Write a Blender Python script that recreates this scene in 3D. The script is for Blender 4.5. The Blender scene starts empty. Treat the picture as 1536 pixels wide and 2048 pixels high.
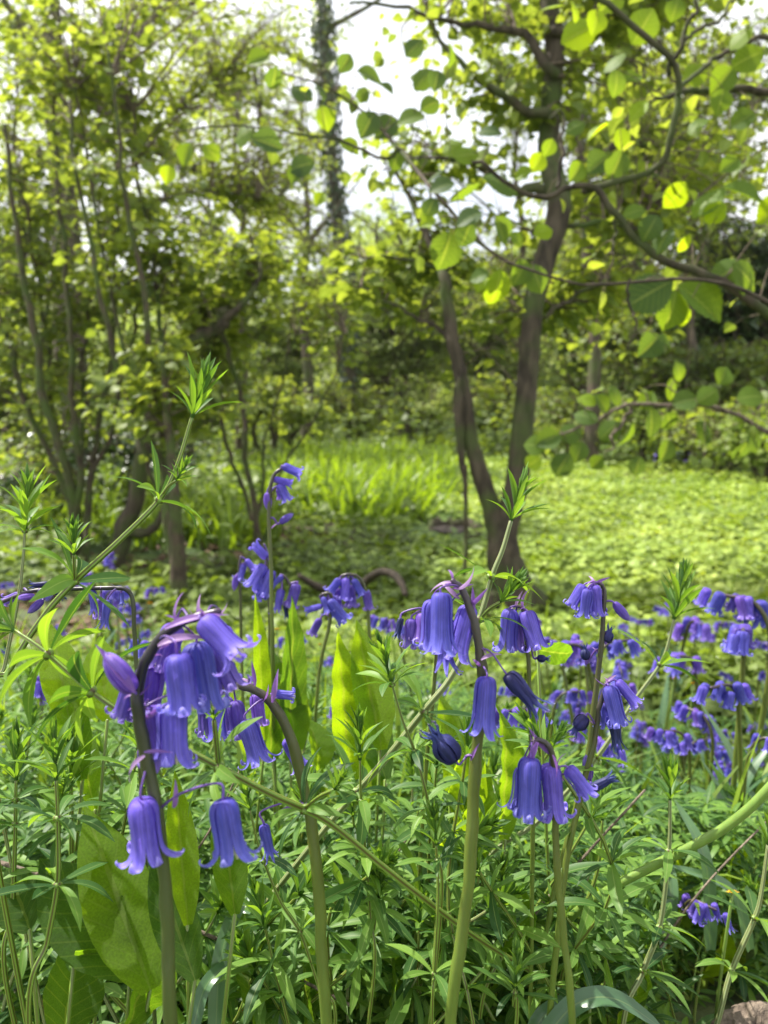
import bpy, math, random
import numpy as np
from mathutils import Matrix, Vector
R = math.radians
rs = np.random.RandomState(7)
random.seed(7)
scene = bpy.context.scene
col = scene.collection

# ------------------------------------------------------------------ camera
F = 1490.0
PITCH = R(8.5)
CAM = np.array([0.0, 0.0, 0.42])
cd = bpy.data.cameras.new('camera')
cam = bpy.data.objects.new('camera', cd)
col.objects.link(cam)
cam.location = CAM
cam.rotation_euler = (R(90) - PITCH, 0, 0)
cd.sensor_fit = 'VERTICAL'
cd.sensor_height = 36.0
cd.lens = F / 2048 * 36
cd.clip_start = 0.01
cd.clip_end = 1000
cd.dof.use_dof = True
cd.dof.focus_distance = 0.33
cd.dof.aperture_fstop = cd.lens / 2.15
scene.camera = cam
scene.cycles.use_denoising = True
scene.cycles.max_bounces = 7
scene.cycles.transmission_bounces = 5
scene.cycles.diffuse_bounces = 4

# ------------------------------------------------------------------ world and sun
SUN_EL, SUN_AZ = R(56), R(-58)          # azimuth measured from +Y towards +X
w = bpy.data.worlds.new('World')
scene.world = w
w.use_nodes = True
nt = w.node_tree
bgn = nt.nodes['Background']
sky = nt.nodes.new('ShaderNodeTexSky')
sky.sky_type = 'NISHITA'
sky.sun_disc = False
sky.sun_elevation = SUN_EL
sky.sun_rotation = SUN_AZ
sky.air_density = 1.0
sky.dust_density = 3.0
# thin white cloud over most of the sky
tc = nt.nodes.new('ShaderNodeTexCoord')
nz = nt.nodes.new('ShaderNodeTexNoise'); nz.inputs['Scale'].default_value = 2.2; nz.inputs['Detail'].default_value = 6
rp = nt.nodes.new('ShaderNodeValToRGB')
rp.color_ramp.elements[0].position = 0.33; rp.color_ramp.elements[0].color = (0.35, 0.35, 0.35, 1)
rp.color_ramp.elements[1].position = 0.58; rp.color_ramp.elements[1].color = (0.95, 0.95, 0.95, 1)
mx = nt.nodes.new('ShaderNodeMix'); mx.data_type = 'RGBA'
nt.links.new(tc.outputs['Generated'], nz.inputs['Vector'])
nt.links.new(nz.outputs['Fac'], rp.inputs['Fac'])
nt.links.new(rp.outputs['Color'], mx.inputs['Factor'])
nt.links.new(sky.outputs['Color'], mx.inputs['A'])
mx.inputs['B'].default_value = (9.5, 9.6, 9.9, 1)
nt.links.new(mx.outputs['Result'], bgn.inputs['Color'])
bgn.inputs['Strength'].default_value = 0.085

sd = bpy.data.lights.new('sun', 'SUN')
sun = bpy.data.objects.new('sun', sd)
col.objects.link(sun)
sd.energy = 5.0
sd.angle = R(0.6)
sd.color = (1.0, 0.95, 0.86)
sv = Vector((math.sin(SUN_AZ) * math.cos(SUN_EL), math.cos(SUN_AZ) * math.cos(SUN_EL), math.sin(SUN_EL)))
sun.rotation_euler = sv.to_track_quat('Z', 'Y').to_euler()
scene.view_settings.view_transform = 'Standard'
scene.view_settings.look = 'None'
scene.view_settings.gamma = 1
scene.view_settings.exposure = 1.15

# ------------------------------------------------------------------ helpers
FW = np.array([0, math.cos(PITCH), -math.sin(PITCH)])
UP = np.array([0, math.sin(PITCH), math.cos(PITCH)])
RT = np.array([1.0, 0, 0])
def at(px, py, d):
    return CAM + d * (FW + (px - 768) / F * RT + (1024 - py) / F * UP)
def sm(t):
    t = np.clip(t, 0, 1); return t * t * (3 - 2 * t)
def H(x, y):
    x = np.asarray(x, float); y = np.asarray(y, float)
    z = -0.30 * sm((y - 0.35) / (1.6 - .85 * sm((x - .02) / .3)))
    z = z + 0.03 * np.sin(1.3 * x + .5) * np.sin(1.1 * y) * sm((y - .8) / 2)
    z = z + 0.12 * np.sin(.37 * x + 1) * np.sin(.3 * y + .4) * sm((y - 4) / 8)
    z = z + 2.4 * sm((y - 18) / 35)
    z = z + 0.9 * sm((x - 1.5) / 7) * sm((y - 5) / 9)
    return z
def gpt(px, d):
    v = -0.3
    for _ in range(6):
        x = d * (px - 768) / F; y = d * (math.cos(PITCH) + v * math.sin(PITCH))
        v = (float(H(x, y)) - 0.42 + d * math.sin(PITCH)) / (d * math.cos(PITCH))
    return np.array([x, y, float(H(x, y))])
def nrm(a):
    a = np.asarray(a, float)
    return a / np.maximum(np.linalg.norm(a, axis=-1, keepdims=True), 1e-9)

W = {}
def tag(o, label=None, cat=None, group=None, kind=None):
    if label: o['label'] = label
    if cat: o['category'] = cat
    if group: o['group'] = group
    if kind: o['kind'] = kind
    return o
def empty(name, loc, label=None, cat=None, group=None):
    o = bpy.data.objects.new(name, None); col.objects.link(o)
    o.empty_display_size = .02
    m = Matrix.Translation(Vector(loc)); o.matrix_basis = m; W[o.name] = m
    return tag(o, label, cat, group)
def put(name, me, parent=None, mw=None):
    o = bpy.data.objects.new(name, me); col.objects.link(o)
    mw = mw or Matrix.Identity(4)
    if parent is not None:
        o.parent = parent
        o.matrix_basis = W[parent.name].inverted() @ mw
    else:
        o.matrix_basis = mw
    W[o.name] = mw
    return o
def mesh(name, V, Q, mat, C=None, smooth=True):
    V = np.ascontiguousarray(V, dtype=np.float32); Q = np.ascontiguousarray(Q, dtype=np.int32)
    me = bpy.data.meshes.new(name)
    me.vertices.add(len(V)); me.vertices.foreach_set('co', V.ravel())
    me.loops.add(Q.size); me.loops.foreach_set('vertex_index', Q.ravel())
    me.polygons.add(len(Q))
    me.polygons.foreach_set('loop_start', np.arange(0, Q.size, Q.shape[1], dtype=np.int32))
    me.polygons.foreach_set('loop_total', np.full(len(Q), Q.shape[1], dtype=np.int32))
    me.polygons.foreach_set('use_smooth', np.full(len(Q), smooth))
    if C is not None:
        a = me.color_attributes.new('C', 'FLOAT_COLOR', 'POINT')
        C = np.asarray(C, dtype=np.float32)
        if C.shape[1] == 3: C = np.hstack([C, np.ones((len(C), 1), np.float32)])
        a.data.foreach_set('color', C.ravel())
    me.materials.append(mat)
    me.update(calc_edges=True)
    return me
def world_mesh(name, V, Q, mat, parent=None, C=None):
    """vertices in world space; the object's origin is its parent's"""
    if parent is not None:
        t = W[parent.name].translation
        V = np.asarray(V) - np.array(t)
        return put(name, mesh(name, V, Q, mat, C), parent, Matrix.Translation(t))
    c = np.asarray(V).min(axis=0) * .5 + np.asarray(V).max(axis=0) * .5; c[2] = np.asarray(V)[:, 2].min()
    return put(name, mesh(name, np.asarray(V) - c, Q, mat, C), None, Matrix.Translation(Vector(c)))
def join(parts):
    Vs, Qs, Cs, n = [], [], [], 0
    for V, Q, C in parts:
        Vs.append(V); Qs.append(np.asarray(Q) + n); Cs.append(C); n += len(V)
    return np.vstack(Vs), np.vstack(Qs), np.vstack(Cs)
def spline(P, n):
    P = np.asarray(P, float)
    if len(P) < 3:
        t = np.linspace(0, 1, n)[:, None]; return P[0] * (1 - t) + P[-1] * t
    E = np.vstack([2 * P[0] - P[1], P, 2 * P[-1] - P[-2]])
    out = []
    for u in np.linspace(0, len(P) - 1 - 1e-6, n):
        i = int(u); t = u - i
        a, b, c, d = E[i], E[i + 1], E[i + 2], E[i + 3]
        out.append(.5 * (2 * b + (c - a) * t + (2 * a - 5 * b + 4 * c - d) * t * t + (3 * b - a - 3 * c + d) * t ** 3))
    return np.array(out)
def tube(P, rad, sides=6, var=.5, ridge=0, bump=0, cap=True):
    P = np.asarray(P, float); n = len(P)
    rad = np.interp(np.linspace(0, 1, n), np.linspace(0, 1, len(rad)), rad) if np.ndim(rad) else np.full(n, rad)
    T = nrm(np.gradient(P, axis=0))
    u = np.cross(T[0], [0.31, 0.2, 0.93]); u = u / np.linalg.norm(u)
    a = np.arange(sides) / sides * 2 * np.pi
    V = np.zeros((n, sides, 3)); C = np.zeros((n, sides, 3))
    for i in range(n):
        u = u - T[i] * (u @ T[i]); u /= np.linalg.norm(u)
        v = np.cross(T[i], u)
        r = rad[i] * (1 + ridge * np.cos(4 * a))
        if bump: r = r * (1 + bump * rs.randn(sides))
        V[i] = P[i] + np.outer(np.cos(a) * r, u) + np.outer(np.sin(a) * r, v)
        C[i, :, 0] = var; C[i, :, 1] = i / (n - 1); C[i, :, 2] = .5 + .5 * np.cos(4 * a)
    idx = np.arange(n * sides).reshape(n, sides)
    A = idx[:-1]; B = idx[1:]
    Q = np.stack([A, np.roll(A, -1, 1), np.roll(B, -1, 1), B], -1).reshape(-1, 4)
    V = V.reshape(-1, 3); C = C.reshape(-1, 3)
    if cap:   # collapse a last ring to close the tip
        k = len(V)
        V = np.vstack([V, np.repeat(P[-1:] + T[-1] * rad[-1] * .6, sides, 0), np.repeat(P[:1] - T[0] * rad[0] * .3, sides, 0)])
        V[k:k + sides] += (V[k - sides:k] - P[-1]) * .15
        V[k + sides:] += (V[:sides] - P[0]) * .15
        C = np.vstack([C, C[-sides:], C[:sides]])
        A = idx[-1]; B = k + np.arange(sides)
        Q = np.vstack([Q, np.stack([A, np.roll(A, -1), np.roll(B, -1), B], -1)])
        A = k + sides + np.arange(sides); B = idx[0]
        Q = np.vstack([Q, np.stack([A, np.roll(A, -1), np.roll(B, -1), B], -1)])
        if sides == 4:
            Q = np.vstack([Q, [[k, k + 1, k + 2, k + 3]]])
        else:
            for q in range(1, sides - 2, 2):
                Q = np.vstack([Q, [[k, k + q, k + q + 1, k + min(q + 2, sides - 1)]]])
    return V, Q, C

# leaf templates: x across, y along, z normal; C = (var, along, across)
def leaf_t(prof, nu=4, nv=3, fold=.25, bend=.3, wave=0., pleat=0., serr=0., twist=0., curl=0.):
    ts = np.linspace(0, 1, nu); ss = np.linspace(-1, 1, nv)
    wd = np.interp(ts, np.linspace(0, 1, len(prof)), prof)
    V = []; C = []
    for i, t in enumerate(ts):
        ang = bend * t
        y = math.sin(ang) / bend if abs(bend) > 1e-4 else t
        z = -(1 - math.cos(ang)) / bend if abs(bend) > 1e-4 else 0
        for s in ss:
            ww = wd[i] * (1 + (serr if i % 2 else 0) * (abs(s) > .99))
            x = s * ww
            zz = abs(s) * ww * fold + wave * math.sin(t * 17 + s * 2) * abs(s) + pleat * math.sin((t - abs(s) * .18) * 2 * math.pi * 8) * (1 - .4 * abs(s)) * (t < .97)
            zz -= curl * (s * s) * ww
            a = twist * t
            V.append((x * math.cos(a) - zz * math.sin(a), y - zz * math.sin(ang) * .7, z + zz * math.cos(a) + x * math.sin(a)))
            C.append((.5, t, abs(s)))
    idx = np.arange(nu * nv).reshape(nu, nv)
    Q = np.stack([idx[:-1, :-1], idx[:-1, 1:], idx[1:, 1:], idx[1:, :-1]], -1).reshape(-1, 4)
    return np.array(V), Q, np.array(C)
HAZEL = [.03, .30, .42, .45, .42, .33, .14, .01]
ROUND = [.05, .38, .48, .48, .40, .22, .02]
LANCE = [.03, .10, .16, .18, .15, .09, .01]
CLEAV = [.022, .042, .062, .08, .092, .097, .085, .048, .005]
BLADE = [.035, .045, .045, .04, .03, .02, .003]

def frames(y, n):
    y = nrm(y); x = nrm(np.cross(y, n)); z = np.cross(x, y)
    return x, y, z
def scatter(tmpl, pos, ydir, normal, size, var, wid=1.0):
    V, Q, C = tmpl
    N = len(pos)
    x, y, z = frames(ydir, normal)
    size = np.broadcast_to(size, (N,)); wid = np.broadcast_to(wid, (N,))
    L = V[None] * size[:, None, None]
    out = pos[:, None, :] + L[:, :, :1] * x[:, None] * wid[:, None, None] + L[:, :, 1:2] * y[:, None] + L[:, :, 2:] * z[:, None]
    k = len(V)
    QQ = (Q[None] + (np.arange(N) * k)[:, None, None]).reshape(-1, Q.shape[1])
    CC = np.repeat(C[None], N, 0); CC[:, :, 0] = np.asarray(var)[:, None]
    return out.reshape(-1, 3), QQ, CC.reshape(-1, 3)
def mat_from(P, y, n, s=1.0):
    x, y, z = frames(np.asarray(y, float), np.asarray(n, float))
    m = Matrix(((x[0] * s, y[0] * s, z[0] * s, P[0]), (x[1] * s, y[1] * s, z[1] * s, P[1]), (x[2] * s, y[2] * s, z[2] * s, P[2]), (0, 0, 0, 1)))
    return m

# ------------------------------------------------------------------ materials
def newmat(name):
    m = bpy.data.materials.new(name); m.use_nodes = True
    nt = m.node_tree; nt.nodes.clear()
    return m, nt, nt.nodes.new, nt.links.new
def ramp(nt, stops, fac):
    r = nt.nodes.new('ShaderNodeValToRGB')
    e = r.color_ramp.elements
    while len(e) > 1: e.remove(e[0])
    e[0].position = stops[0][0]; e[0].color = (*stops[0][1], 1)
    for p, c in stops[1:]:
        q = e.new(p); q.color = (*c, 1)
    nt.links.new(fac, r.inputs['Fac'])
    return r.outputs['Color']
def math_(nt, op, a, b=None, c=None):
    n = nt.nodes.new('ShaderNodeMath'); n.operation = op
    for i, v in enumerate((a, b, c)):
        if v is None: continue
        if isinstance(v, (int, float)): n.inputs[i].default_value = v
        else: nt.links.new(v, n.inputs[i])
    return n.outputs[0]
def mixc(nt, f, a, b, mode='MIX'):
    n = nt.nodes.new('ShaderNodeMix'); n.data_type = 'RGBA'; n.blend_type = mode
    for k, v in (('Factor', f), ('A', a), ('B', b)):
        if isinstance(v, (int, float)): n.inputs[k].default_value = v
        elif isinstance(v, tuple): n.inputs[k].default_value = (*v, 1)
        else: nt.links.new(v, n.inputs[k])
    return n.outputs['Result']
def leafmat(name, stops, trans=.45, tcol=(1.5, 1.25, .35), rough=.42, spec=.5, veins=0, rib=.35, blotch=.3, sheen=0, bumps=0, scale=60):
    m, nt, N, L = newmat(name)
    at_ = N('ShaderNodeAttribute'); at_.attribute_name = 'C'
    sep = N('ShaderNodeSeparateColor'); L(at_.outputs['Color'], sep.inputs[0])
    base = ramp(nt, stops, sep.outputs[0])
    tcn = N('ShaderNodeTexCoord')
    nz = N('ShaderNodeTexNoise'); nz.inputs['Scale'].default_value = scale; nz.inputs['Detail'].default_value = 3
    L(tcn.outputs['Object'], nz.inputs['Vector'])
    f = math_(nt, 'MULTIPLY_ADD', nz.outputs['Fac'], blotch * 2, 1 - blotch)
    cmb = N('ShaderNodeVectorMath'); cmb.operation = 'SCALE'; L(base, cmb.inputs[0]); L(f, cmb.inputs['Scale'])
    c = cmb.outputs[0]
    ribm = math_(nt, 'LESS_THAN', sep.outputs[2], .07)
    height = None
    if rib:
        c = mixc(nt, math_(nt, 'MULTIPLY', ribm, rib), c, (.35, .42, .16))
    if veins:
        ph = math_(nt, 'MULTIPLY_ADD', sep.outputs[2], -.22, sep.outputs[1])
        s = math_(nt, 'SINE', math_(nt, 'MULTIPLY', ph, veins * 6.283))
        vm = math_(nt, 'GREATER_THAN', s, .93)
        c = mixc(nt, math_(nt, 'MULTIPLY', vm, .18), c, (.30, .38, .10))
        height = s
    p = N('ShaderNodeBsdfPrincipled'); L(c, p.inputs['Base Color'])
    p.inputs['Roughness'].default_value = rough
    p.inputs['Specular IOR Level'].default_value = spec
    if bumps:
        b = N('ShaderNodeBump'); b.inputs['Strength'].default_value = bumps; b.inputs['Distance'].default_value = .001
        nb = N('ShaderNodeTexNoise'); nb.inputs['Scale'].default_value = scale * 5; nb.inputs['Detail'].default_value = 4
        L(tcn.outputs['Object'], nb.inputs['Vector'])
        L(nb.outputs['Fac'], b.inputs['Height']); L(b.outputs[0], p.inputs['Normal'])
    t = N('ShaderNodeBsdfTranslucent')
    tm = N('ShaderNodeVectorMath'); tm.operation = 'MULTIPLY'; L(c, tm.inputs[0]); tm.inputs[1].default_value = tcol
    L(tm.outputs[0], t.inputs['Color'])
    ms = N('ShaderNodeMixShader'); ms.inputs[0].default_value = trans
    L(p.outputs[0], ms.inputs[1]); L(t.outputs[0], ms.inputs[2])
    o = N('ShaderNodeOutputMaterial'); L(ms.outputs[0], o.inputs[0])
    return m
def barkmat(name, c1, c2, moss=(.06, .09, .02), mossf=.45, scale=14, bump=.6):
    m, nt, N, L = newmat(name)
    tcn = N('ShaderNodeTexCoord'); mp = N('ShaderNodeMapping'); mp.inputs['Scale'].default_value = (1, 1, .25)
    L(tcn.outputs['Object'], mp.inputs[0])
    a = N('ShaderNodeTexNoise'); a.inputs['Scale'].default_value = scale * 3; a.inputs['Detail'].default_value = 8; L(mp.outputs[0], a.inputs['Vector'])
    b = N('ShaderNodeTexNoise'); b.inputs['Scale'].default_value = scale * .4; b.inputs['Detail'].default_value = 5; L(tcn.outputs['Object'], b.inputs['Vector'])
    c = ramp(nt, [(.3, c1), (.7, c2)], a.outputs['Fac'])
    mf = ramp(nt, [(1 - mossf - .1, (0, 0, 0)), (1 - mossf + .12, (1, 1, 1))], b.outputs['Fac'])
    c = mixc(nt, mf, c, moss)
    p = N('ShaderNodeBsdfPrincipled'); L(c, p.inputs['Base Color']); p.inputs['Roughness'].default_value = .85
    p.inputs['Specular IOR Level'].default_value = .25
    bp = N('ShaderNodeBump'); bp.inputs['Strength'].default_value = bump; bp.inputs['Distance'].default_value = .01
    L(a.outputs['Fac'], bp.inputs['Height']); L(bp.outputs[0], p.inputs['Normal'])
    o = N('ShaderNodeOutputMaterial'); L(p.outputs[0], o.inputs[0])
    return m

M = {}
M['hazel'] = leafmat('hazel_leaf', [(0, (.075, .12, .03)), (.5, (.15, .21, .045)), (1, (.27, .335, .07))], .52, (1.8, 1.65, .6), .5, .35)
M['hazel_near'] = leafmat('hazel_leaf_near', [(0, (.07, .125, .045)), (.5, (.12, .20, .03)), (1, (.22, .33, .02))], .62, (2.0, 1.75, .4), .55, .35, veins=8, blotch=.15)
M['yellow_leaf'] = leafmat('spring_leaf', [(0, (.12, .17, .045)), (1, (.26, .32, .08))], .55, (1.6, 1.55, .7), .6, .3)
M['far_leaf'] = leafmat('far_wood_leaf', [(0, (.13, .18, .06)), (.5, (.22, .28, .08)), (1, (.34, .40, .13))], .5, (1.5, 1.5, .8), .6, .3)  # paler grey-green puts lifted light and haze into the leaf colour
M['dark_leaf'] = leafmat('evergreen_leaf', [(0, (.015, .032, .01)), (1, (.05, .095, .025))], .2, (1.4, 1.5, .4), .35, .6)
M['herb'] = leafmat('meadow_leaf', [(0, (.055, .09, .02)), (.5, (.14, .20, .035)), (1, (.25, .33, .06))], .42, (1.6, 1.6, .5), .5, .35)
M['meadow'] = leafmat('meadow_leaf_painted_sun', [(0, (.09, .16, .025)), (.5, (.25, .35, .05)), (1, (.42, .50, .11))], .3, (1.5, 1.4, .6), .5, .4)  # brighter leaf colour carries the sunlight of the clearing
M['grass'] = leafmat('grass_blade', [(0, (.09, .15, .02)), (1, (.22, .33, .04))], .5, (1.7, 1.6, .4), .4, .5, rib=0)
M['cleaver'] = leafmat('cleavers_leaf', [(0, (.03, .085, .022)), (.5, (.078, .17, .034)), (1, (.17, .30, .05))], .45, (1.9, 1.7, .4), .48, .3, rib=.35, blotch=.15, scale=300)
M['dock'] = leafmat('dock_leaf', [(0, (.05, .11, .03)), (.5, (.10, .21, .02)), (1, (.22, .36, .015))], .7, (2.0, 1.75, .4), .5, .35, veins=9, rib=.3, blotch=.45, bumps=.9, scale=90)
M['strap'] = leafmat('strap_leaf', [(0, (.06, .13, .06)), (1, (.10, .19, .08))], .3, (1.4, 1.4, .5), .3, .6, rib=.2, scale=60)
M['bract'] = leafmat('bract_skin', [(0, (.13, .06, .28)), (.5, (.26, .13, .40)), (1, (.42, .30, .40))], .4, (1.2, 1.0, 1.2), .45, .4, rib=.0, blotch=.2, scale=200)
M['bark_brown'] = barkmat('hazel_bark', (.025, .02, .014), (.095, .075, .052), mossf=.45)
M['bark_dark'] = barkmat('dark_bark', (.035, .028, .02), (.11, .085, .06), mossf=.45, scale=8)
M['bark_thin'] = barkmat('stem_bark', (.03, .024, .016), (.10, .075, .05), mossf=.5, scale=25)
M['twig'] = barkmat('twig_bark', (.06, .045, .03), (.18, .14, .10), mossf=.3, scale=60, bump=.2)
M['dead_wood'] = barkmat('dead_wood', (.06, .045, .035), (.24, .19, .145), mossf=.25, scale=40, bump=1)

def petalmat(name, stops, rib, trans=.35, tc=(1.25, 1.0, 1.2)):
    m, nt, N, L = newmat(name)
    a = N('ShaderNodeAttribute'); a.attribute_name = 'C'
    sep = N('ShaderNodeSeparateColor'); L(a.outputs['Color'], sep.inputs[0])
    c = ramp(nt, stops, sep.outputs[1])
    # darker blue stripe down each tepal, fine long streaks
    rm = ramp(nt, [(0, (1, 1, 1)), (.16, (.55, .55, .55)), (.35, (0, 0, 0))], sep.outputs[2])
    c = mixc(nt, math_(nt, 'MULTIPLY', rm, .55), c, rib)
    st = math_(nt, 'SINE', math_(nt, 'MULTIPLY', sep.outputs[2], 18.0))
    tcn = N('ShaderNodeTexCoord'); nz = N('ShaderNodeTexNoise'); nz.inputs['Scale'].default_value = 4; nz.inputs['Detail'].default_value = 4
    L(tcn.outputs['Object'], nz.inputs['Vector'])
    f = math_(nt, 'MULTIPLY_ADD', nz.outputs['Fac'], .7, .62)
    f = math_(nt, 'MULTIPLY_ADD', st, .12, f)
    oi = N('ShaderNodeObjectInfo')
    f = math_(nt, 'MULTIPLY', f, math_(nt, 'MULTIPLY_ADD', oi.outputs['Random'], .35, .85))
    hs = N('ShaderNodeHueSaturation'); L(c, hs.inputs['Color']); L(math_(nt, 'MULTIPLY_ADD', oi.outputs['Random'], .022, .486), hs.inputs['Hue'])
    n2 = N('ShaderNodeTexNoise'); n2.inputs['Scale'].default_value = 2.2; n2.inputs['Detail'].default_value = 8; n2.inputs['Roughness'].default_value = .65
    mp = N('ShaderNodeMapping'); mp.inputs['Scale'].default_value = (7, 1.2, 7); L(tcn.outputs['Object'], mp.inputs[0]); L(mp.outputs[0], n2.inputs['Vector'])
    f = math_(nt, 'MULTIPLY', f, math_(nt, 'MULTIPLY_ADD', n2.outputs['Fac'], .9, .55))
    sc = N('ShaderNodeVectorMath'); sc.operation = 'SCALE'; L(hs.outputs['Color'], sc.inputs[0]); L(f, sc.inputs['Scale'])
    p = N('ShaderNodeBsdfPrincipled'); L(sc.outputs[0], p.inputs['Base Color']); p.inputs['Roughness'].default_value = .55
    bp = N('ShaderNodeBump'); bp.inputs['Strength'].default_value = .35; bp.inputs['Distance'].default_value = .0006; L(n2.outputs['Fac'], bp.inputs['Height']); L(bp.outputs[0], p.inputs['Normal'])
    p.inputs['Specular IOR Level'].default_value = .35
    t = N('ShaderNodeBsdfTranslucent'); tm = N('ShaderNodeVectorMath'); tm.operation = 'MULTIPLY'; L(sc.outputs[0], tm.inputs[0]); tm.inputs[1].default_value = tc
    L(tm.outputs[0], t.inputs['Color'])
    ms = N('ShaderNodeMixShader'); ms.inputs[0].default_value = trans
    L(p.outputs[0], ms.inputs[1]); L(t.outputs[0], ms.inputs[2])
    o = N('ShaderNodeOutputMaterial'); L(ms.outputs[0], o.inputs[0])
    return m
M['petal'] = petalmat('bluebell_petal', [(0, (.11, .065, .38)), (.3, (.14, .11, .52)), (.7, (.175, .15, .61)), (1, (.38, .34, .80))], (.035, .03, .32))
M['petal_violet'] = petalmat('bluebell_petal_violet', [(0, (.13, .06, .36)), (.4, (.17, .10, .47)), (1, (.35, .26, .66))], (.08, .04, .34))
M['petal_dark'] = petalmat('bluebell_petal_faded', [(0, (.012, .010, .06)), (.5, (.02, .022, .13)), (.8, (.05, .07, .25)), (1, (.20, .18, .22))], (.004, .004, .03), .1)
def stemmat(name, stops, square=False, mott=.35, scale=250):
    m, nt, N, L = newmat(name)
    a = N('ShaderNodeAttribute'); a.attribute_name = 'C'
    sep = N('ShaderNodeSeparateColor'); L(a.outputs['Color'], sep.inputs[0])
    c = ramp(nt, stops, sep.outputs[2] if square else sep.outputs[1])
    tcn = N('ShaderNodeTexCoord'); mp = N('ShaderNodeMapping'); mp.inputs['Scale'].default_value = (1, 1, .15)
    nz = N('ShaderNodeTexNoise'); nz.inputs['Scale'].default_value = scale; nz.inputs['Detail'].default_value = 4
    L(tcn.outputs['Object'], mp.inputs[0]); L(mp.outputs[0], nz.inputs['Vector'])
    f = math_(nt, 'MULTIPLY_ADD', nz.outputs['Fac'], mott * 2, 1 - mott)
    sc = N('ShaderNodeVectorMath'); sc.operation = 'SCALE'; L(c, sc.inputs[0]); L(f, sc.inputs['Scale'])
    p = N('ShaderNodeBsdfPrincipled'); L(sc.outputs[0], p.inputs['Base Color']); p.inputs['Roughness'].default_value = .38
    p.inputs['Subsurface Weight'].default_value = .15; p.inputs['Subsurface Scale'].default_value = .002
    b = N('ShaderNodeBump'); b.inputs['Strength'].default_value = .25; b.inputs['Distance'].default_value = .0005
    L(nz.outputs['Fac'], b.inputs['Height']); L(b.outputs[0], p.inputs['Normal'])
    o = N('ShaderNodeOutputMaterial'); L(p.outputs[0], o.inputs[0])
    return m
M['stem'] = stemmat('bluebell_stem', [(0, (.12, .19, .025)), (.45, (.095, .12, .02)), (.72, (.042, .038, .016)), (1, (.045, .028, .055))])
M['stem_dark'] = stemmat('bluebell_stem_dark', [(0, (.07, .10, .02)), (.4, (.05, .06, .018)), (.6, (.012, .011, .009)), (.8, (.014, .010, .014)), (1, (.04, .022, .05))])
M['pedicel'] = stemmat('bluebell_pedicel', [(0, (.07, .035, .15)), (1, (.13, .06, .34))])
M['cstem'] = stemmat('cleavers_stem', [(0, (.07, .04, .015)), (.3, (.10, .11, .02)), (.6, (.14, .24, .03)), (1, (.19, .29, .05))], True, .15)
M['cstem_pale'] = stemmat('cleavers_stem_pale', [(0, (.10, .10, .04)), (.5, (.17, .22, .08)), (1, (.26, .30, .15))], True, .15)
M['stalk'] = stemmat('green_stalk', [(0, (.14, .22, .04)), (1, (.16, .26, .05))])
def plain(name, c, rough=.5, em=None):
    m, nt, N, L = newmat(name)
    tcn = N('ShaderNodeTexCoord'); nz = N('ShaderNodeTexNoise'); nz.inputs['Scale'].default_value = 40
    L(tcn.outputs['Object'], nz.inputs['Vector'])
    cc = ramp(nt, [(.3, tuple(x * .75 for x in c)), (.7, c)], nz.outputs['Fac'])
    p = N('ShaderNodeBsdfPrincipled'); L(cc, p.inputs['Base Color']); p.inputs['Roughness'].default_value = rough
    o = N('ShaderNodeOutputMaterial'); L(p.outputs[0], o.inputs[0])
    return m
M['yellow'] = plain('yellow_floret', (.85, .50, .02))
M['cream'] = plain('cream_anther', (.70, .66, .42))
M['hole'] = plain('hollow_shade', (.03, .02, .015), .9)  # near-black colour paints the shade inside the stump hollow
def groundmat():
    m, nt, N, L = newmat('woodland_soil')
    tcn = N('ShaderNodeTexCoord')
    a = N('ShaderNodeTexNoise'); a.inputs['Scale'].default_value = 9; a.inputs['Detail'].default_value = 10; L(tcn.outputs['Object'], a.inputs['Vector'])
    b = N('ShaderNodeTexNoise'); b.inputs['Scale'].default_value = .7; b.inputs['Detail'].default_value = 6; L(tcn.outputs['Object'], b.inputs['Vector'])
    c = ramp(nt, [(.35, (.022, .016, .01)), (.65, (.10, .072, .045))], a.outputs['Fac'])
    g = ramp(nt, [(.35, (.03, .06, .012)), (.65, (.09, .15, .02))], a.outputs['Fac'])
    f = ramp(nt, [(.36, (0, 0, 0)), (.5, (1, 1, 1))], b.outputs['Fac'])
    c = mixc(nt, f, c, g)
    p = N('ShaderNodeBsdfPrincipled'); L(c, p.inputs['Base Color']); p.inputs['Roughness'].default_value = .9
    bp = N('ShaderNodeBump'); bp.inputs['Strength'].default_value = .8; bp.inputs['Distance'].default_value = .03
    L(a.outputs['Fac'], bp.inputs['Height']); L(bp.outputs[0], p.inputs['Normal'])
    o = N('ShaderNodeOutputMaterial'); L(p.outputs[0], o.inputs[0])
    return m
M['soil'] = groundmat()

# ------------------------------------------------------------------ ground
def build_ground():
    k = np.linspace(-1, 1, 181)
    xs = np.sign(k) * (np.abs(k) * 6 + np.abs(k) ** 5 * 240)
    j = np.linspace(0, 1, 200)
    ys = -6 + j * 22 + j ** 5 * 330
    X, Y = np.meshgrid(xs, ys)
    Z = H(X, Y) + 0.01 * rs.randn(*X.shape) * (Y > 1)
    V = np.stack([X, Y, Z], -1).reshape(-1, 3)
    idx = np.arange(len(V)).reshape(len(ys), len(xs))
    Q = np.stack([idx[:-1, :-1], idx[:-1, 1:], idx[1:, 1:], idx[1:, :-1]], -1).reshape(-1, 4)
    o = put('ground', mesh('ground', V, Q, M['soil']))
    tag(o, kind='structure')
build_ground()

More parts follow.
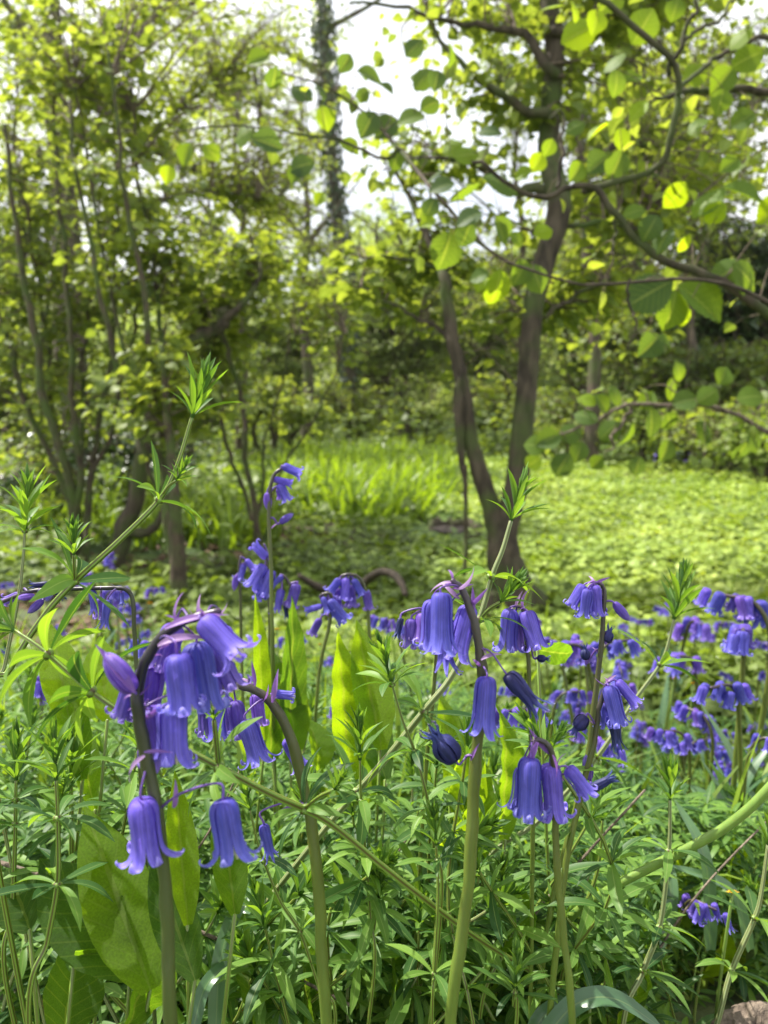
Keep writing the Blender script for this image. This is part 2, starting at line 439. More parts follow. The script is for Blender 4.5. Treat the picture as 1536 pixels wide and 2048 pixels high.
# ------------------------------------------------------------------ stuff: ground cover, grass
def fan(n, d0, d1, x0, x1, power=1.0):
    """points on the ground between depths d0..d1 and screen columns x0..x1; density falls off with distance"""
    u = rs.rand(n) ** power
    d = d0 * (d1 / d0) ** u
    px = x0 + (x1 - x0) * rs.rand(n)
    x = d * (px - 768) / F; y = d * .97
    return x, y, d
def up_normals(n, tilt=.5):
    v = rs.randn(n, 3) * tilt; v[:, 2] = 1
    return nrm(v)
def horiz(n, z=0.0):
    a = rs.rand(n) * 2 * np.pi
    return np.stack([np.cos(a), np.sin(a), np.full(n, z)], -1)
T_ROUND = [leaf_t(ROUND, 4, 3, f, b) for f, b in ((.3, .4), (.1, .8), (-.2, .5))]
T_ROUND_FAR = leaf_t([.1, .5, .05], 3, 2, .2, .5)
T_HAZ = [leaf_t(HAZEL, 5, 3, f, b) for f, b in ((.3, .5), (.1, .9), (.4, .2))]
T_HAZF = [leaf_t([.03, .22, .33, .37, .36, .32, .23, .11, .01], 9, 5, f, b) for f, b in ((.3, .5), (.1, .9), (.4, .2))]
T_HAZ_FAR = leaf_t([.12, .48, .10], 3, 2, 0, .6)
T_LAN = [leaf_t(LANCE, 5, 3, .5, b) for b in (.3, .8, 1.2)]
T_BLADE = [leaf_t(BLADE, 6, 2, .4, b) for b in (.5, 1.1, 1.8)]
def clumpy(x, y, s=1.0):
    return .5 + .5 * np.sin(x * 3.1 * s + 1.7 * np.sin(y * 2.3 * s)) * np.cos(y * 2.7 * s + 1.3 * np.sin(x * 1.9 * s))
HOL = gpt(905, 4.3)
def clear(x, y):
    """bare spots: round the hollow, and under the log"""
    px = x / (y / .97) * F + 768
    k = ((x - HOL[0]) / .26) ** 2 + ((y - HOL[1] + .12) / .38) ** 2 > 1
    return k & ~((px > 1330) & (y < .5))
def cover(name, n, d0, d1, x0, x1, tm, size, mat, hmax=.12, vr=(0, 1), power=1., tilt=.6, patch=None, grow=.0):
    parts = []
    for t in tm:
        x, y, d = fan(n // len(tm), d0, d1, x0, x1, power)
        if patch is not None:
            k = patch(x, y, d); x, y, d = x[k], y[k], d[k]
        k = clear(x, y); x, y, d = x[k], y[k], d[k]
        cl = clumpy(x, y)
        z = H(x, y) + hmax * rs.rand(len(x)) * (.3 + .7 * cl)
        s = size * (.6 + .8 * rs.rand(len(x))) * (1 + grow * np.maximum(0, d - 3))
        v = np.clip(vr[0] + (vr[1] - vr[0]) * (.35 * rs.rand(len(x)) + .65 * (.6 * clumpy(x * .8, y * .8) + .4 * clumpy(x * 2.3 + 5, y * 2.1))), 0, 1)
        parts.append(scatter(t, np.stack([x, y, z], -1), horiz(len(x), .15), up_normals(len(x), tilt), s, v))
    V, Q, C = join(parts)
    o = world_mesh(name, V, Q, mat, None, C)
    tag(o, kind='stuff')
    return o
o = cover('ground_cover', 26000, 1.0, 4.5, -250, 1750, T_ROUND, .036, M['herb'], .16, (.0, .85), 1., .6, lambda x, y, d: ((x > 0) | (clumpy(x * 1.1, y * 1.1) < .58) | (d < 1.6)) & ((x / d * F + 768 < 850) | (d < 2.1) | (rs.rand(len(x)) < .12)))
tag(o, 'low leafy green carpet of small round leaves under the bluebells', 'ground cover')
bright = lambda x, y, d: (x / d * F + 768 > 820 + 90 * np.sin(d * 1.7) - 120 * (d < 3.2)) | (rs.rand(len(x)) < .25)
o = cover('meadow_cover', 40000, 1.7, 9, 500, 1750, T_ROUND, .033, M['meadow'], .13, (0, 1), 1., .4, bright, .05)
tag(o, 'sunlit yellow-green carpet of creeping leaves in the clearing', 'ground cover')
o = cover('distant_cover', 30000, 4.5, 45, -300, 1850, [T_ROUND_FAR], .06, M['herb'], .32, (.1, .8), 1., .6, lambda x, y, d: (x / d * F + 768 < 850) | (d > 9.5), .05)
tag(o, 'rough low herbs covering the far woodland floor', 'undergrowth')
o = cover('woodland_undergrowth', 26000, 9, 30, -300, 1850, [T_ROUND_FAR], .09, M['hazel'], .95, (0, .7), 1., .7, lambda x, y, d: clumpy(x * .4, y * .4) > .35, .02)
tag(o, 'knee-high tangle of herbs and seedlings under the far trees', 'undergrowth')
M['litter'] = leafmat('dead_leaf', [(0, (.05, .03, .018)), (1, (.20, .13, .08))], .15, (1.2, 1, .8), .7, .2, rib=.2)
o = cover('nettle_patch', 7000, 2.6, 9, -100, 1700, T_LAN, .06, M['herb'], .26, (.2, 1), 1., .7, lambda x, y, d: clumpy(x * 1.7 + 2, y * 1.5) > .72)
tag(o, 'taller leafy herb clumps dotted over the woodland floor', 'herbs')
o = cover('leaf_litter', 5000, 1.6, 6, -250, 880, T_ROUND, .04, M['litter'], .02, (0, 1), 1., .5, lambda x, y, d: clumpy(x * 1.1, y * 1.1) > .5)
tag(o, 'brown dead leaves on bare soil beneath the left hazels', 'leaf litter')
def grass(name, n, d0, d1, x0, x1, h, vr=(.3, 1), patch=None, width=1.0):
    parts = []
    for t in T_BLADE:
        x, y, d = fan(n // 3, d0, d1, x0, x1)
        if patch is not None:
            k = patch(x, y, d); x, y, d = x[k], y[k], d[k]
        k = clear(x, y); x, y, d = x[k], y[k], d[k]
        m = len(x)
        lean = rs.randn(m, 3) * .28; lean[:, 2] = 1
        hh = h * (.5 + .8 * rs.rand(m))
        v = vr[0] + (vr[1] - vr[0]) * rs.rand(m)
        parts.append(scatter(t, np.stack([x, y, H(x, y) - .01], -1), lean, horiz(m), hh, v, .8 * width))
    V, Q, C = join(parts)
    o = world_mesh(name, V, Q, M['grass'], None, C)
    return tag(o, kind='stuff')
tag(grass('grass', 7000, 4.4, 9, 520, 900, .30, (.5, 1), lambda x, y, d: (((x / d * F + 768) - 720) / 190) ** 2 + ((d - 6.6) / 2.3) ** 2 < rs.uniform(.3, 1.2, len(x))), 'tall bright sunlit grass left of the forked tree', 'grass')
tag(grass('shaded_grass', 2600, 3.6, 8, 40, 560, .26, (.1, .7), lambda x, y, d: clumpy(x, y) > .45), 'darker tall grass behind the thin hazel stems', 'grass')
tag(grass('meadow_grass', 3000, 5, 12, 860, 1650, .12, (.6, 1)), 'short pale grass across the sunny clearing', 'grass')
tag(grass('near_grass', 1500, .48, 2.2, -50, 1600, .20, (.1, .9), None, .45), 'thin green grass blades among the bluebell stalks', 'grass')

# ------------------------------------------------------------------ trees
def anchors_of(paths):
    return np.vstack([p[::max(1, len(p) // 12)] for p in paths])
def crown(root, anchors, blobs, tl, size, leafm, twigm, name='foliage', far=False, per=26, vr=(0, 1), tilt=.55, tw=.0035):
    """blobs: (px, py, depth, half width px, half height px, twigs)"""
    tws = []; LP = []; LD = []; LN = []
    for (px, py, d, rw, rh, n) in blobs:
        c = at(px, py, d); sx = rw / F * d; sz = rh / F * d; sy = max(sx, sz) * .7
        for _ in range(n):
            v = rs.randn(3); v = v / np.linalg.norm(v) * rs.rand() ** .5 * 1.3
            e = c + v * [sx, sy, sz]
            e[2] = max(e[2], float(H(e[0], e[1])) + .05)
            dd = np.linalg.norm(anchors - e, axis=1) + 1.0 * np.maximum(0, anchors[:, 2] - e[2])
            s = anchors[np.argsort(dd)[rs.randint(0, 3)]] if len(anchors) > 3 else anchors[0]
            mid = (s + e) / 2 + np.array([0, 0, .12]) * np.linalg.norm(e - s) + rs.randn(3) * .04 * np.linalg.norm(e - s)
            P = spline([s, mid, e], 8)
            ln = np.linalg.norm(e - s)
            tws.append(tube(P, [tw * (1 + ln * .5), tw * .35], 4, rs.rand(), cap=False))
            seg = min(1.0, (size * 22) / max(ln, .05))
            k = int(per * 1.35)
            t = 1 - seg * rs.rand(k)
            Q = np.array([P[min(7, int(a * 7.001))] * (1 - (a * 7 % 1)) + P[min(7, int(a * 7.001) + 1)] * (a * 7 % 1) for a in t])
            ax = nrm(P[-1] - P[3]); la = nrm(np.cross(ax, [0, 0, 1.]))
            sg = np.where(rs.rand(k) < .5, -1, 1)[:, None]
            off = la * sg * (size * (.3 + 2.2 * rs.rand(k)))[:, None] + ax * (size * rs.randn(k))[:, None]
            off[:, 2] = (rs.rand(k) - .65) * size * 1.1
            LP.append(Q + off); dr = la * sg + ax * .5 + rs.randn(k, 3) * .35; dr[:, 2] -= .2
            LD.append(dr); LN.append(up_normals(k, tilt * .85))
            if rs.rand() < .7:
                b0 = P[rs.randint(2, 7)]; g = b0 + nrm(rs.randn(3) + [0, 0, .25]) * ln * rs.uniform(.3, .8)
                tws.append(tube(spline([b0, (b0 + g) / 2 + rs.randn(3) * .05 * ln, g], 6), [tw * .7, tw * .25], 4, rs.rand(), cap=False))
    LP = np.vstack(LP); LD = np.vstack(LD); LN = np.vstack(LN)
    n = len(LP)
    v = vr[0] + (vr[1] - vr[0]) * np.clip(.65 * rs.rand(n) + .35 * clumpy(LP[:, 0], LP[:, 1] + LP[:, 2], 1.6), 0, 1)
    sz = size * (.55 + .75 * rs.rand(n))
    parts = []
    for i, t in enumerate(tl):
        k = slice(i, n, len(tl)); parts.append(scatter(t, LP[k], LD[k], LN[k], sz[k], v[k]))
    V, Q, C = join(parts)
    f = world_mesh(name, V, Q, leafm, root, C)
    V, Q, C = join(tws)
    world_mesh('twigs', V, Q, twigm, root, C)
    return f
def limb(root, pts, rads, mat, name='branch', sides=8, n=24, bump=.03, grounded=False, wob=.004):
    P = np.array([at(*p) if len(p) == 3 else p for p in pts]) if len(pts[0]) == 3 and not isinstance(pts[0], np.ndarray) else np.array(pts)
    P = spline(P, n)
    k = len(P); wv = np.cumsum(rs.randn(k, 3), 0) * wob * .4; wv -= np.linspace(0, 1, k)[:, None] * wv[-1]; P = P + wv
    V, Q, C = tube(P, rads, sides, rs.rand(), bump=bump)
    world_mesh(name, V, Q, mat, root, C)
    return P
def pxr(wpx, d): return wpx / 2 / F * d
def tree(name, label, cat, base, trunk, mat, branches=(), crowns=(), group=None, **kw):
    """base (px, depth); trunk: [(px,py,width px)] upward"""
    bp = gpt(*base); d = base[1]
    r = empty(name, bp, label, cat, group)
    pts = [bp - [0, 0, .05]] + [at(px, py, d + i * kw.get('dd', 0)) for i, (px, py, _) in enumerate(trunk)]
    w = [trunk[0][2] * 1.5] + [t[2] for t in trunk]
    P = limb(r, pts, [pxr(a, d) for a in w], mat, 'trunk', kw.get('sides', 10), 36, kw.get('bump', .035))
    paths = [P]
    for b in branches:
        q = limb(r, [at(px, py, d + kw.get('bd', 0)) if len((px, py)) else 0 for px, py, _ in b], [pxr(x[2], d) for x in b], mat, 'branch', 7, 18)
        paths.append(q)
    if crowns:
        crown(r, anchors_of(paths), crowns, kw.get('tl', T_HAZ), kw.get('size', .05), kw.get('leafm', M['hazel']), M['twig'], 'crown', per=kw.get('per', 26), vr=kw.get('vr', (0, 1)), tilt=kw.get('tilt', .55), tw=kw.get('tw', .0035))
    return r, paths
B = M['bark_brown']; BD = M['bark_dark']; BT = M['bark_thin']

# the forked hazel in the middle distance
def forked_hazel():
    d = 2.4
    bp = gpt(1035, d)
    r = empty('hazel_tree', bp, 'forked brown hazel tree with flared base at the clearing edge', 'tree')
    limb(r, [bp - [0, 0, .06], at(1025, 1180, d), at(1008, 1110, d), at(1012, 1060, d), at(1035, 980, d), at(1050, 850, d), at(1062, 720, d), at(1068, 620, d), at(1092, 520, d), at(1118, 430, d), at(1122, 385, d), at(1100, 300, d + .1), at(1103, 190, d + .1), at(1108, 90, d + .1), at(1090, -60, d + .1), at(1080, -300, d + .1)],
         [pxr(x, d) for x in (140, 88, 68, 52, 46, 44, 43, 42, 45, 48, 48, 45, 42, 40, 36, 30)], B, 'trunk', 14, 80, .02, wob=.003)
    left = limb(r, [at(1005, 1120, d), at(985, 1050, d), at(958, 970, d), at(938, 880, d), at(925, 790, d), at(905, 700, d), at(888, 600, d), at(882, 550, d), at(850, 470, d + .1), at(815, 390, d + .2), at(780, 320, d + .2)],
         [pxr(x, d) for x in (50, 42, 35, 31, 29, 27, 25, 22, 15, 11, 8)], B, 'trunk', 10, 50, .03, wob=.006)
    limb(r, [at(925, 735, d), at(918, 800, d), at(921, 900, d), at(930, 960, d)], [pxr(20, d), pxr(24, d), pxr(18, d), pxr(6, d)], B, 'dead_snag', 8, 16, .08)
    limb(r, [at(930, 930, d - .02), at(929, 1000, d - .02), at(931, 1080, d - .02), at(928, 1150, d - .02)], [pxr(10, d), pxr(9, d), pxr(9, d), pxr(8, d)], BT, 'hanging_stem', 6, 16, .05)
    # roots flare
    for dx, dy in ((-70, 15), (85, 25), (10, 40)):
        limb(r, [at(1030, 1170, d), at(1030 + dx * .6, 1205 + dy * .4, d - .02), at(1030 + dx, 1250 + dy, d - .03)], [pxr(60, d), pxr(48, d), pxr(20, d)], B, 'root', 9, 12, .05)
    p = [left]
    br = [[(1118, 400, 30), (1080, 385, 24), (1030, 372, 20), (960, 330, 14), (870, 315, 9)],
          [(1108, 150, 22), (1040, 60, 18), (960, 62, 14), (900, 45, 10), (820, 15, 8), (700, 5, 5)],
          [(1100, 230, 24), (1030, 215, 20), (960, 170, 16), (900, 110, 11), (860, 60, 8), (845, 0, 6)],
          [(890, 545, 14), (840, 535, 9), (780, 520, 6), (700, 510, 4)],
          [(1065, 470, 16), (1140, 455, 12), (1230, 452, 8), (1300, 470, 5)],
          [(905, 690, 14), (840, 640, 9), (770, 600, 6), (700, 560, 4)],
          [(1066, 640, 14), (1140, 600, 9), (1220, 560, 6)],
          [(1100, 60, 18), (1170, 20, 12), (1240, -40, 9)]]
    for b in br:
        p.append(limb(r, [at(x, y, d + .05) for x, y, _ in b], [pxr(q[2], d) for q in b], B, 'branch', 7, 22, wob=.012))
    crown(r, anchors_of(p), [(1200, 160, 2.8, 190, 150, 32), (1010, 250, 2.6, 110, 70, 16), (860, 330, 2.5, 120, 50, 16), (1250, 400, 2.8, 150, 90, 36),
                             (1000, 60, 2.8, 90, 60, 12), (780, 560, 2.7, 110, 60, 24), (980, 640, 2.8, 120, 90, 26), (1200, 620, 2.9, 130, 80, 30),
                             (1300, -120, 2.6, 400, 150, 45), (900, 480, 2.6, 80, 60, 12), (930, 90, 3, 120, 90, 10), (1400, 120, 3.2, 180, 130, 30), (1420, 360, 3.2, 150, 110, 26)],
          T_HAZ, .042, M['hazel'], M['twig'], 'crown', vr=(.15, 1), per=13)
forked_hazel()

# left hazel coppices: many thin stems from one stool
def coppice(label, base, stems, crowns, size=.042, per=24, vr=(.1, 1), mat=BT):
    bp = gpt(*base); d = base[1]
    r = empty('hazel_coppice', bp, label, 'shrub', 'hazel coppices of thin stems on the left')
    paths = []
    for s in stems:
        d2 = d + rs.uniform(-.15, .35)
        pts = [bp + np.array([rs.uniform(-.04, .04), rs.uniform(-.04, .04), -.04])] + [at(x, y, d2) for x, y, _ in s]
        paths.append(limb(r, pts, [pxr(s[0][2] * 1.25, d)] + [pxr(x[2], d) for x in s], mat, 'stem', 7, 26, .04, wob=.02))
    crown(r, anchors_of(paths), crowns, T_HAZ, size, M['hazel'], M['twig'], 'foliage', per=per, vr=vr)
coppice('coppiced hazel with thin dark stems fanning up beside the leaning trunk', (350, 2.7),
        [[(345, 1060, 20), (325, 900, 16), (300, 720, 14), (275, 520, 12), (240, 300, 9), (215, 100, 6)],
         [(340, 1000, 16), (335, 850, 14), (330, 650, 12), (290, 420, 10), (260, 180, 7)],
         [(355, 1050, 12), (300, 930, 10), (265, 760, 10), (215, 560, 8), (170, 350, 7), (150, 120, 5)],
         [(335, 950, 14), (285, 860, 13), (240, 700, 12), (185, 450, 9), (140, 200, 7)]],
        [(300, 420, 3.0, 180, 130, 24), (240, 200, 3.1, 200, 130, 22), (340, 560, 3.2, 130, 80, 30), (120, 100, 3.2, 140, 110, 22), (300, -100, 3.1, 300, 110, 20)], per=17)
coppice('coppiced hazel on far left with many crooked bare stems', (150, 3.2),
        [[(150, 1000, 18), (120, 850, 16), (70, 650, 14), (30, 450, 10), (10, 250, 8)],
         [(165, 1000, 14), (150, 800, 12), (130, 600, 10), (125, 380, 8), (110, 180, 6)],
         [(175, 1000, 14), (195, 850, 12), (215, 700, 12), (225, 480, 8), (225, 250, 6)],
         [(120, 950, 12), (60, 800, 12), (0, 620, 10), (-40, 400, 8)],
         [(180, 980, 10), (230, 840, 9), (270, 640, 8), (300, 450, 6)],
         [(140, 980, 10), (100, 820, 9), (85, 700, 9), (60, 520, 6), (30, 300, 5)],
         [(160, 980, 9), (170, 820, 8), (160, 700, 8), (185, 560, 6), (210, 300, 5)]],
        [(60, 540, 3.4, 130, 110, 40), (160, 620, 3.5, 150, 100, 34), (60, 740, 3.4, 120, 90, 24), (180, 800, 3.6, 150, 80, 22), (60, 330, 3.5, 130, 120, 40), (50, 930, 3.5, 100, 60, 16), (200, 440, 3.6, 120, 90, 30)], per=17, size=.036)
coppice('slim hazel clump of whippy stems left of the bright grass', (520, 3.4),
        [[(500, 950, 12), (490, 850, 11), (465, 740, 11), (440, 650, 9), (415, 560, 7)],
         [(490, 1000, 9), (455, 880, 9), (425, 760, 8), (415, 650, 7), (430, 500, 5)],
         [(525, 1000, 9), (540, 900, 6), (560, 780, 5), (600, 650, 4)],
         [(545, 1000, 7), (560, 930, 6), (640, 800, 5), (700, 640, 4)]],
        [(470, 600, 3.8, 130, 80, 40), (560, 560, 4.2, 140, 70, 36), (420, 700, 4.0, 90, 70, 24)], size=.045, per=20)
def leaning():
    d = 3.1; bp = gpt(225, d)
    r = empty('leaning_trunk', bp, 'thick leaning pale trunk slanting right between the left hazel stems', 'tree')
    limb(r, [bp, at(232, 1090, d), at(262, 1010, d), at(285, 900, d), at(325, 800, d), at(365, 725, d), at(420, 665, d), at(450, 620, d)], [pxr(x, d) for x in (46, 38, 34, 32, 30, 30, 30, 24)], M['bark_brown'], 'trunk', 10, 40, .05, wob=.02)
    limb(r, [at(245, 1060, d), at(290, 1065, d), at(320, 1040, d), at(330, 1000, d)], [pxr(22, d), pxr(20, d), pxr(16, d), pxr(10, d)], M['bark_brown'], 'branch', 8, 16, .04)
    p = limb(r, [at(430, 650, d), at(480, 610, d), at(520, 540, d + .1), at(500, 470, d + .2)], [pxr(20, d), pxr(14, d), pxr(10, d), pxr(6, d)], B, 'branch', 8, 16, .04)
    crown(r, p, [(500, 520, 3.4, 90, 60, 14), (420, 560, 3.3, 70, 50, 14)], T_HAZ, .04, M['hazel'], M['twig'], 'crown', per=16)
leaning()
coppice('tall airy hazel whose fine twigs veil the upper left sky', (60, 4.2),
        [[(70, 900, 12), (90, 600, 10), (150, 300, 8), (230, 80, 6), (330, -60, 4)], [(80, 900, 10), (130, 620, 8), (230, 380, 6), (350, 220, 5), (480, 130, 3)], [(50, 880, 10), (40, 500, 8), (20, 200, 6), (60, -40, 4)],
         [(80, 850, 8), (160, 560, 7), (290, 420, 5), (420, 380, 4), (540, 400, 3)]],
        [(420, 160, 4.4, 200, 130, 60), (260, 60, 4.4, 200, 100, 44), (440, 380, 4.5, 160, 90, 46), (60, 160, 4.4, 140, 140, 40), (590, 90, 4.6, 110, 90, 30), (180, 300, 4.4, 190, 110, 50), (600, 330, 4.8, 110, 70, 26), (600, 500, 4.8, 130, 50, 24)], size=.032, per=14, vr=(.3, 1))
def snag(px, d, top, wd, label):
    bp = gpt(px, d)
    r = empty('hazel_pole', bp, label, 'tree')
    P = limb(r, [bp - [0, 0, .05], at(px - 8, (top + 1180) / 2, d), at(px - 16, top, d), at(px - 40, top - 260, d + .1)], [pxr(wd * 1.7, d), pxr(wd, d), pxr(wd * .8, d), pxr(wd * .4, d)], BT, 'trunk', 8, 30, .05)
    crown(r, P[15:], [(px - 40, top - 160, d + .2, 110, 100, 26)], T_HAZ, .042, M['hazel'], M['twig'], 'crown', per=18)
snag(362, 2.55, 950, 26, 'single dark hazel stem on a mossy stool, left middle')

# bigger trees behind
GT = 'trees standing behind the clearing'
tree('oak_tree', 'broad brown trunk standing behind the left hazel stems', 'tree', (150, 7), [(145, 800, 62), (135, 560, 60), (128, 400, 52), (112, 200, 46), (105, 60, 40), (90, -200, 36)], BD,
     [[(120, 330, 30), (60, 300, 24), (-30, 250, 18)], [(110, 160, 26), (220, 230, 22), (330, 310, 18), (440, 350, 12), (540, 380, 8)], [(105, 40, 24), (60, 60, 20), (20, 20, 16), (-30, -60, 12)],
      [(120, 250, 22), (200, 130, 18), (270, 60, 14), (340, 0, 10)]],
     [(260, 110, 7, 200, 110, 26), (420, 280, 7.5, 170, 100, 36), (60, 60, 7, 160, 120, 30), (100, 260, 7.4, 130, 90, 10), (400, 80, 8, 150, 90, 26), (220, 440, 7.4, 170, 70, 14)], GT, size=.052, per=20, vr=(.2, .9), tw=.007)
def ivytree(label, base, trunk, n, wd, branches=(), crowns=(), **kw):
    r, paths = tree('ivy_clad_tree', label, 'tree', base, trunk, BD, branches, crowns, GT, **kw)
    P = paths[0]; d = base[1]
    k = rs.randint(0, len(P) - 1, n); f = rs.rand(n)[:, None]
    q = P[k] * (1 - f) + P[k + 1] * f
    o = horiz(n); rad = pxr(wd, d) * (.7 + .6 * rs.rand(n))
    pos = q + o * rad[:, None]; pos[:, 2] += rs.randn(n) * .05
    parts = [scatter(t, pos[i::3], o[i::3] * [1, 1, 0] + [0, 0, -.9], o[i::3] + rs.randn(len(o[i::3]), 3) * .4, .09 * (.6 + .7 * rs.rand(len(o[i::3]))), rs.rand(len(o[i::3]))) for i, t in enumerate(T_ROUND)]
    V, Q, C = join(parts)
    world_mesh('ivy', V, Q, M['dark_leaf'], r, C)
ivytree('tall straight ivy-covered trunk in the centre behind the clearing', (705, 15), [(700, 760, 34), (692, 600, 28), (680, 480, 24), (666, 350, 22), (658, 200, 22), (648, 80, 20), (640, -60, 18), (635, -300, 16)], 3000, 34,
        [[(668, 330, 14), (600, 250, 10), (520, 200, 7), (440, 190, 5)], [(655, 150, 14), (560, 100, 10), (470, 90, 7), (380, 110, 5)], [(690, 560, 12), (620, 480, 10), (560, 440, 7)], [(650, 60, 12), (740, 10, 8), (800, -30, 6)]],
        [(500, 160, 15, 150, 70, 36), (560, 60, 15, 120, 70, 30), (420, 80, 15, 100, 70, 20), (570, 400, 15, 130, 60, 22), (380, 380, 15, 120, 60, 14), (540, 290, 15, 120, 60, 20)], size=.075, per=22, leafm=M['yellow_leaf'], tw=.012, vr=(0, 1))
ivytree('dark ivy-wrapped trunk behind the right hazel leaves', (1262, 12), [(1260, 760, 44), (1258, 600, 42), (1262, 400, 40), (1258, 250, 38), (1262, 100, 36), (1265, -60, 34), (1265, -250, 30)], 2800, 36,
        [[(1262, 220, 20), (1330, 180, 16), (1430, 170, 12), (1540, 185, 9)], [(1262, 330, 18), (1180, 250, 13), (1100, 200, 9), (1020, 160, 6)], [(1262, 60, 16), (1340, 0, 12), (1440, -60, 8)]],
        [(1400, 90, 12, 160, 110, 60), (1440, 300, 12, 130, 120, 65), (1190, 160, 12, 110, 120, 36), (1010, 140, 12.5, 80, 80, 24), (1300, 340, 12, 130, 100, 55), (1180, 350, 12.5, 110, 80, 36), (1320, -60, 12, 200, 90, 30)], size=.10, per=26, vr=(.1, .8), tw=.01)
tree('oak_tree', 'tall brown trunk rising just right of the forked hazel', 'tree', (1180, 8), [(1190, 700, 24), (1176, 560, 22), (1172, 400, 20), (1156, 250, 20), (1158, 100, 18), (1150, -60, 16), (1140, -300, 14)], BD,
     [[(1158, 120, 18), (1080, 60, 13), (1000, 20, 9)], [(1165, 330, 16), (1240, 290, 12), (1340, 280, 8)]],
     [(1100, 20, 8, 120, 60, 24), (1330, 230, 8.5, 140, 80, 34), (1230, 500, 9, 130, 60, 34), (1430, 420, 9, 120, 60, 34)], GT, size=.085, per=24, vr=(.2, 1), tw=.006)
tree('birch_tree', 'slim pale branching tree left of the ivy trunk', 'tree', (560, 12), [(560, 760, 22), (550, 600, 20), (545, 450, 18), (535, 330, 16), (520, 220, 12), (500, 80, 8)], BD,
     [[(545, 560, 14), (600, 500, 10), (650, 440, 6)], [(560, 620, 18), (500, 540, 16), (440, 470, 12), (400, 400, 8)], [(540, 420, 10), (600, 330, 7), (640, 260, 5)], [(530, 300, 10), (470, 220, 7), (420, 130, 5)]],
     [(470, 480, 12, 130, 60, 26), (600, 350, 12, 70, 60, 14), (440, 200, 12, 130, 100, 22), (330, 480, 12, 110, 50, 16), (560, 180, 12, 100, 90, 16)], GT, size=.075, per=18, leafm=M['hazel'], tw=.008)
for i, (px, d, wd, top, lab) in enumerate([
    (765, 17, 18, 540, 'short dark trunk right of the ivy-clad tree at clearing back'), (795, 20, 13, 500, 'thin dark trunk leaning behind the grass, centre back'),
    (835, 19, 12, 520, 'slender trunk left of the forked hazel, far behind'), (730, 20, 14, 560, 'dark trunk almost touching the ivy-covered tree'),
    (1300, 11, 34, 560, 'reddish brown trunk low among the right-hand leaves'), (1160, 15, 16, 520, 'far dark trunk between fork and right-hand trunk'),
    (1420, 14, 30, 480, 'shaded trunk in the evergreen gloom at right'), (40, 10, 34, 380, 'brown trunk leaning at the far left edge'),
    (430, 13, 20, 480, 'thin trunk behind the leaning pale trunk'), (1010, 18, 13, 520, 'slim trunk glimpsed between the forks of hazel')]):
    tree('woodland_tree', lab, 'tree', (px, d), [(px + 6, 780, wd), (px - 5, 650, wd * .8), (px + 8, top, wd * .7), (px - 12, top - 60, wd * .4), (px - 8, top - 110, wd * .2)], BD,
         [[(px, top + 60, wd * .5), (px + 70, top - 10, wd * .3), (px + 140, top - 50, wd * .2)], [(px, top + 20, wd * .5), (px - 70, top - 60, wd * .3), (px - 130, top - 90, wd * .2)]],
         [(px + 20, top + 60, d + .5, 130, 60, 34), (px + 90, top + 150, d + .5, 100, 60, 26), (px - 70, top + 140, d, 110, 70, 26)], GT, size=.006 * d + .03, per=20, leafm=M['hazel'] if i % 3 else M['yellow_leaf'], tw=.0008 * d)
for i, (px, d, top, blobs, lab) in enumerate([
    (480, 9, 300, [(450, 300, 9, 150, 90, 26), (330, 250, 9, 120, 90, 16), (560, 480, 9.5, 110, 60, 20), (400, 520, 9, 150, 50, 24)], 'slender maple filling the upper left with fine pale leaves'),
    (610, 10, 300, [(600, 250, 10, 110, 90, 18), (620, 520, 10, 130, 50, 30), (720, 560, 10, 120, 50, 34), (500, 100, 10, 140, 80, 18)], 'thin maple with airy leaves just left of the ivy-clad trunk'),
    (1040, 9, 350, [(1010, 200, 9, 80, 90, 26), (1000, 520, 9, 120, 60, 44), (900, 600, 9.5, 120, 50, 40), (1120, 560, 9, 120, 60, 40)], 'maple sapling seen between the forks'),
    (1380, 8, 260, [(1380, 150, 8, 160, 110, 70), (1450, 330, 8, 130, 100, 60), (1280, 300, 8, 120, 90, 46), (1380, 500, 8, 150, 60, 50)], 'leafy maple behind the overhanging hazel at right')]):
    tree('maple_tree', lab, 'tree', (px, d), [(px + 8, 760, 20), (px - 4, 600, 17), (px + 6, top + 120, 13), (px - 10, top, 8), (px - 4, top - 120, 5)], BD,
         [[(px, top + 200, 8), (px + 60, top + 120, 5), (px + 110, top + 60, 3)], [(px, top + 140, 8), (px - 70, top + 60, 5), (px - 130, top + 10, 3)]],
         blobs, GT, size=.042, per=20, leafm=M['yellow_leaf'] if i < 2 else M['hazel'], tw=.005, vr=(.1, 1))
# evergreen and undergrowth shrubs
def shrub(name, label, px, d, blobs, leafm, size, per=30, group='shrubs beyond the clearing', vr=(0, 1), nst=5, tl=T_HAZ):
    bp = gpt(px, d); r = empty(name, bp, label, 'shrub', group)
    ps = []
    for i in range(nst):
        b = blobs[i % len(blobs)]
        ps.append(limb(r, [bp - [0, 0, .05], bp * .5 + at(b[0], b[1], b[2]) * .5 + rs.randn(3) * .1, at(b[0] + rs.uniform(-.6, .6) * b[3], b[1] - rs.rand() * b[4] * .7, b[2])], [pxr(14, d), pxr(10, d), pxr(5, d)], BD, 'stem', 6, 12))
    crown(r, anchors_of(ps), blobs, tl, size, leafm, M['twig'], 'foliage', per=per, vr=vr, tw=.0008 * d + .001)
shrub('holly_bush', 'dark glossy evergreen bush in shade at right edge', 1480, 9, [(1490, 520, 9, 110, 90, 90), (1420, 620, 9, 110, 80, 70), (1540, 640, 9, 100, 90, 60)], M['dark_leaf'], .07)
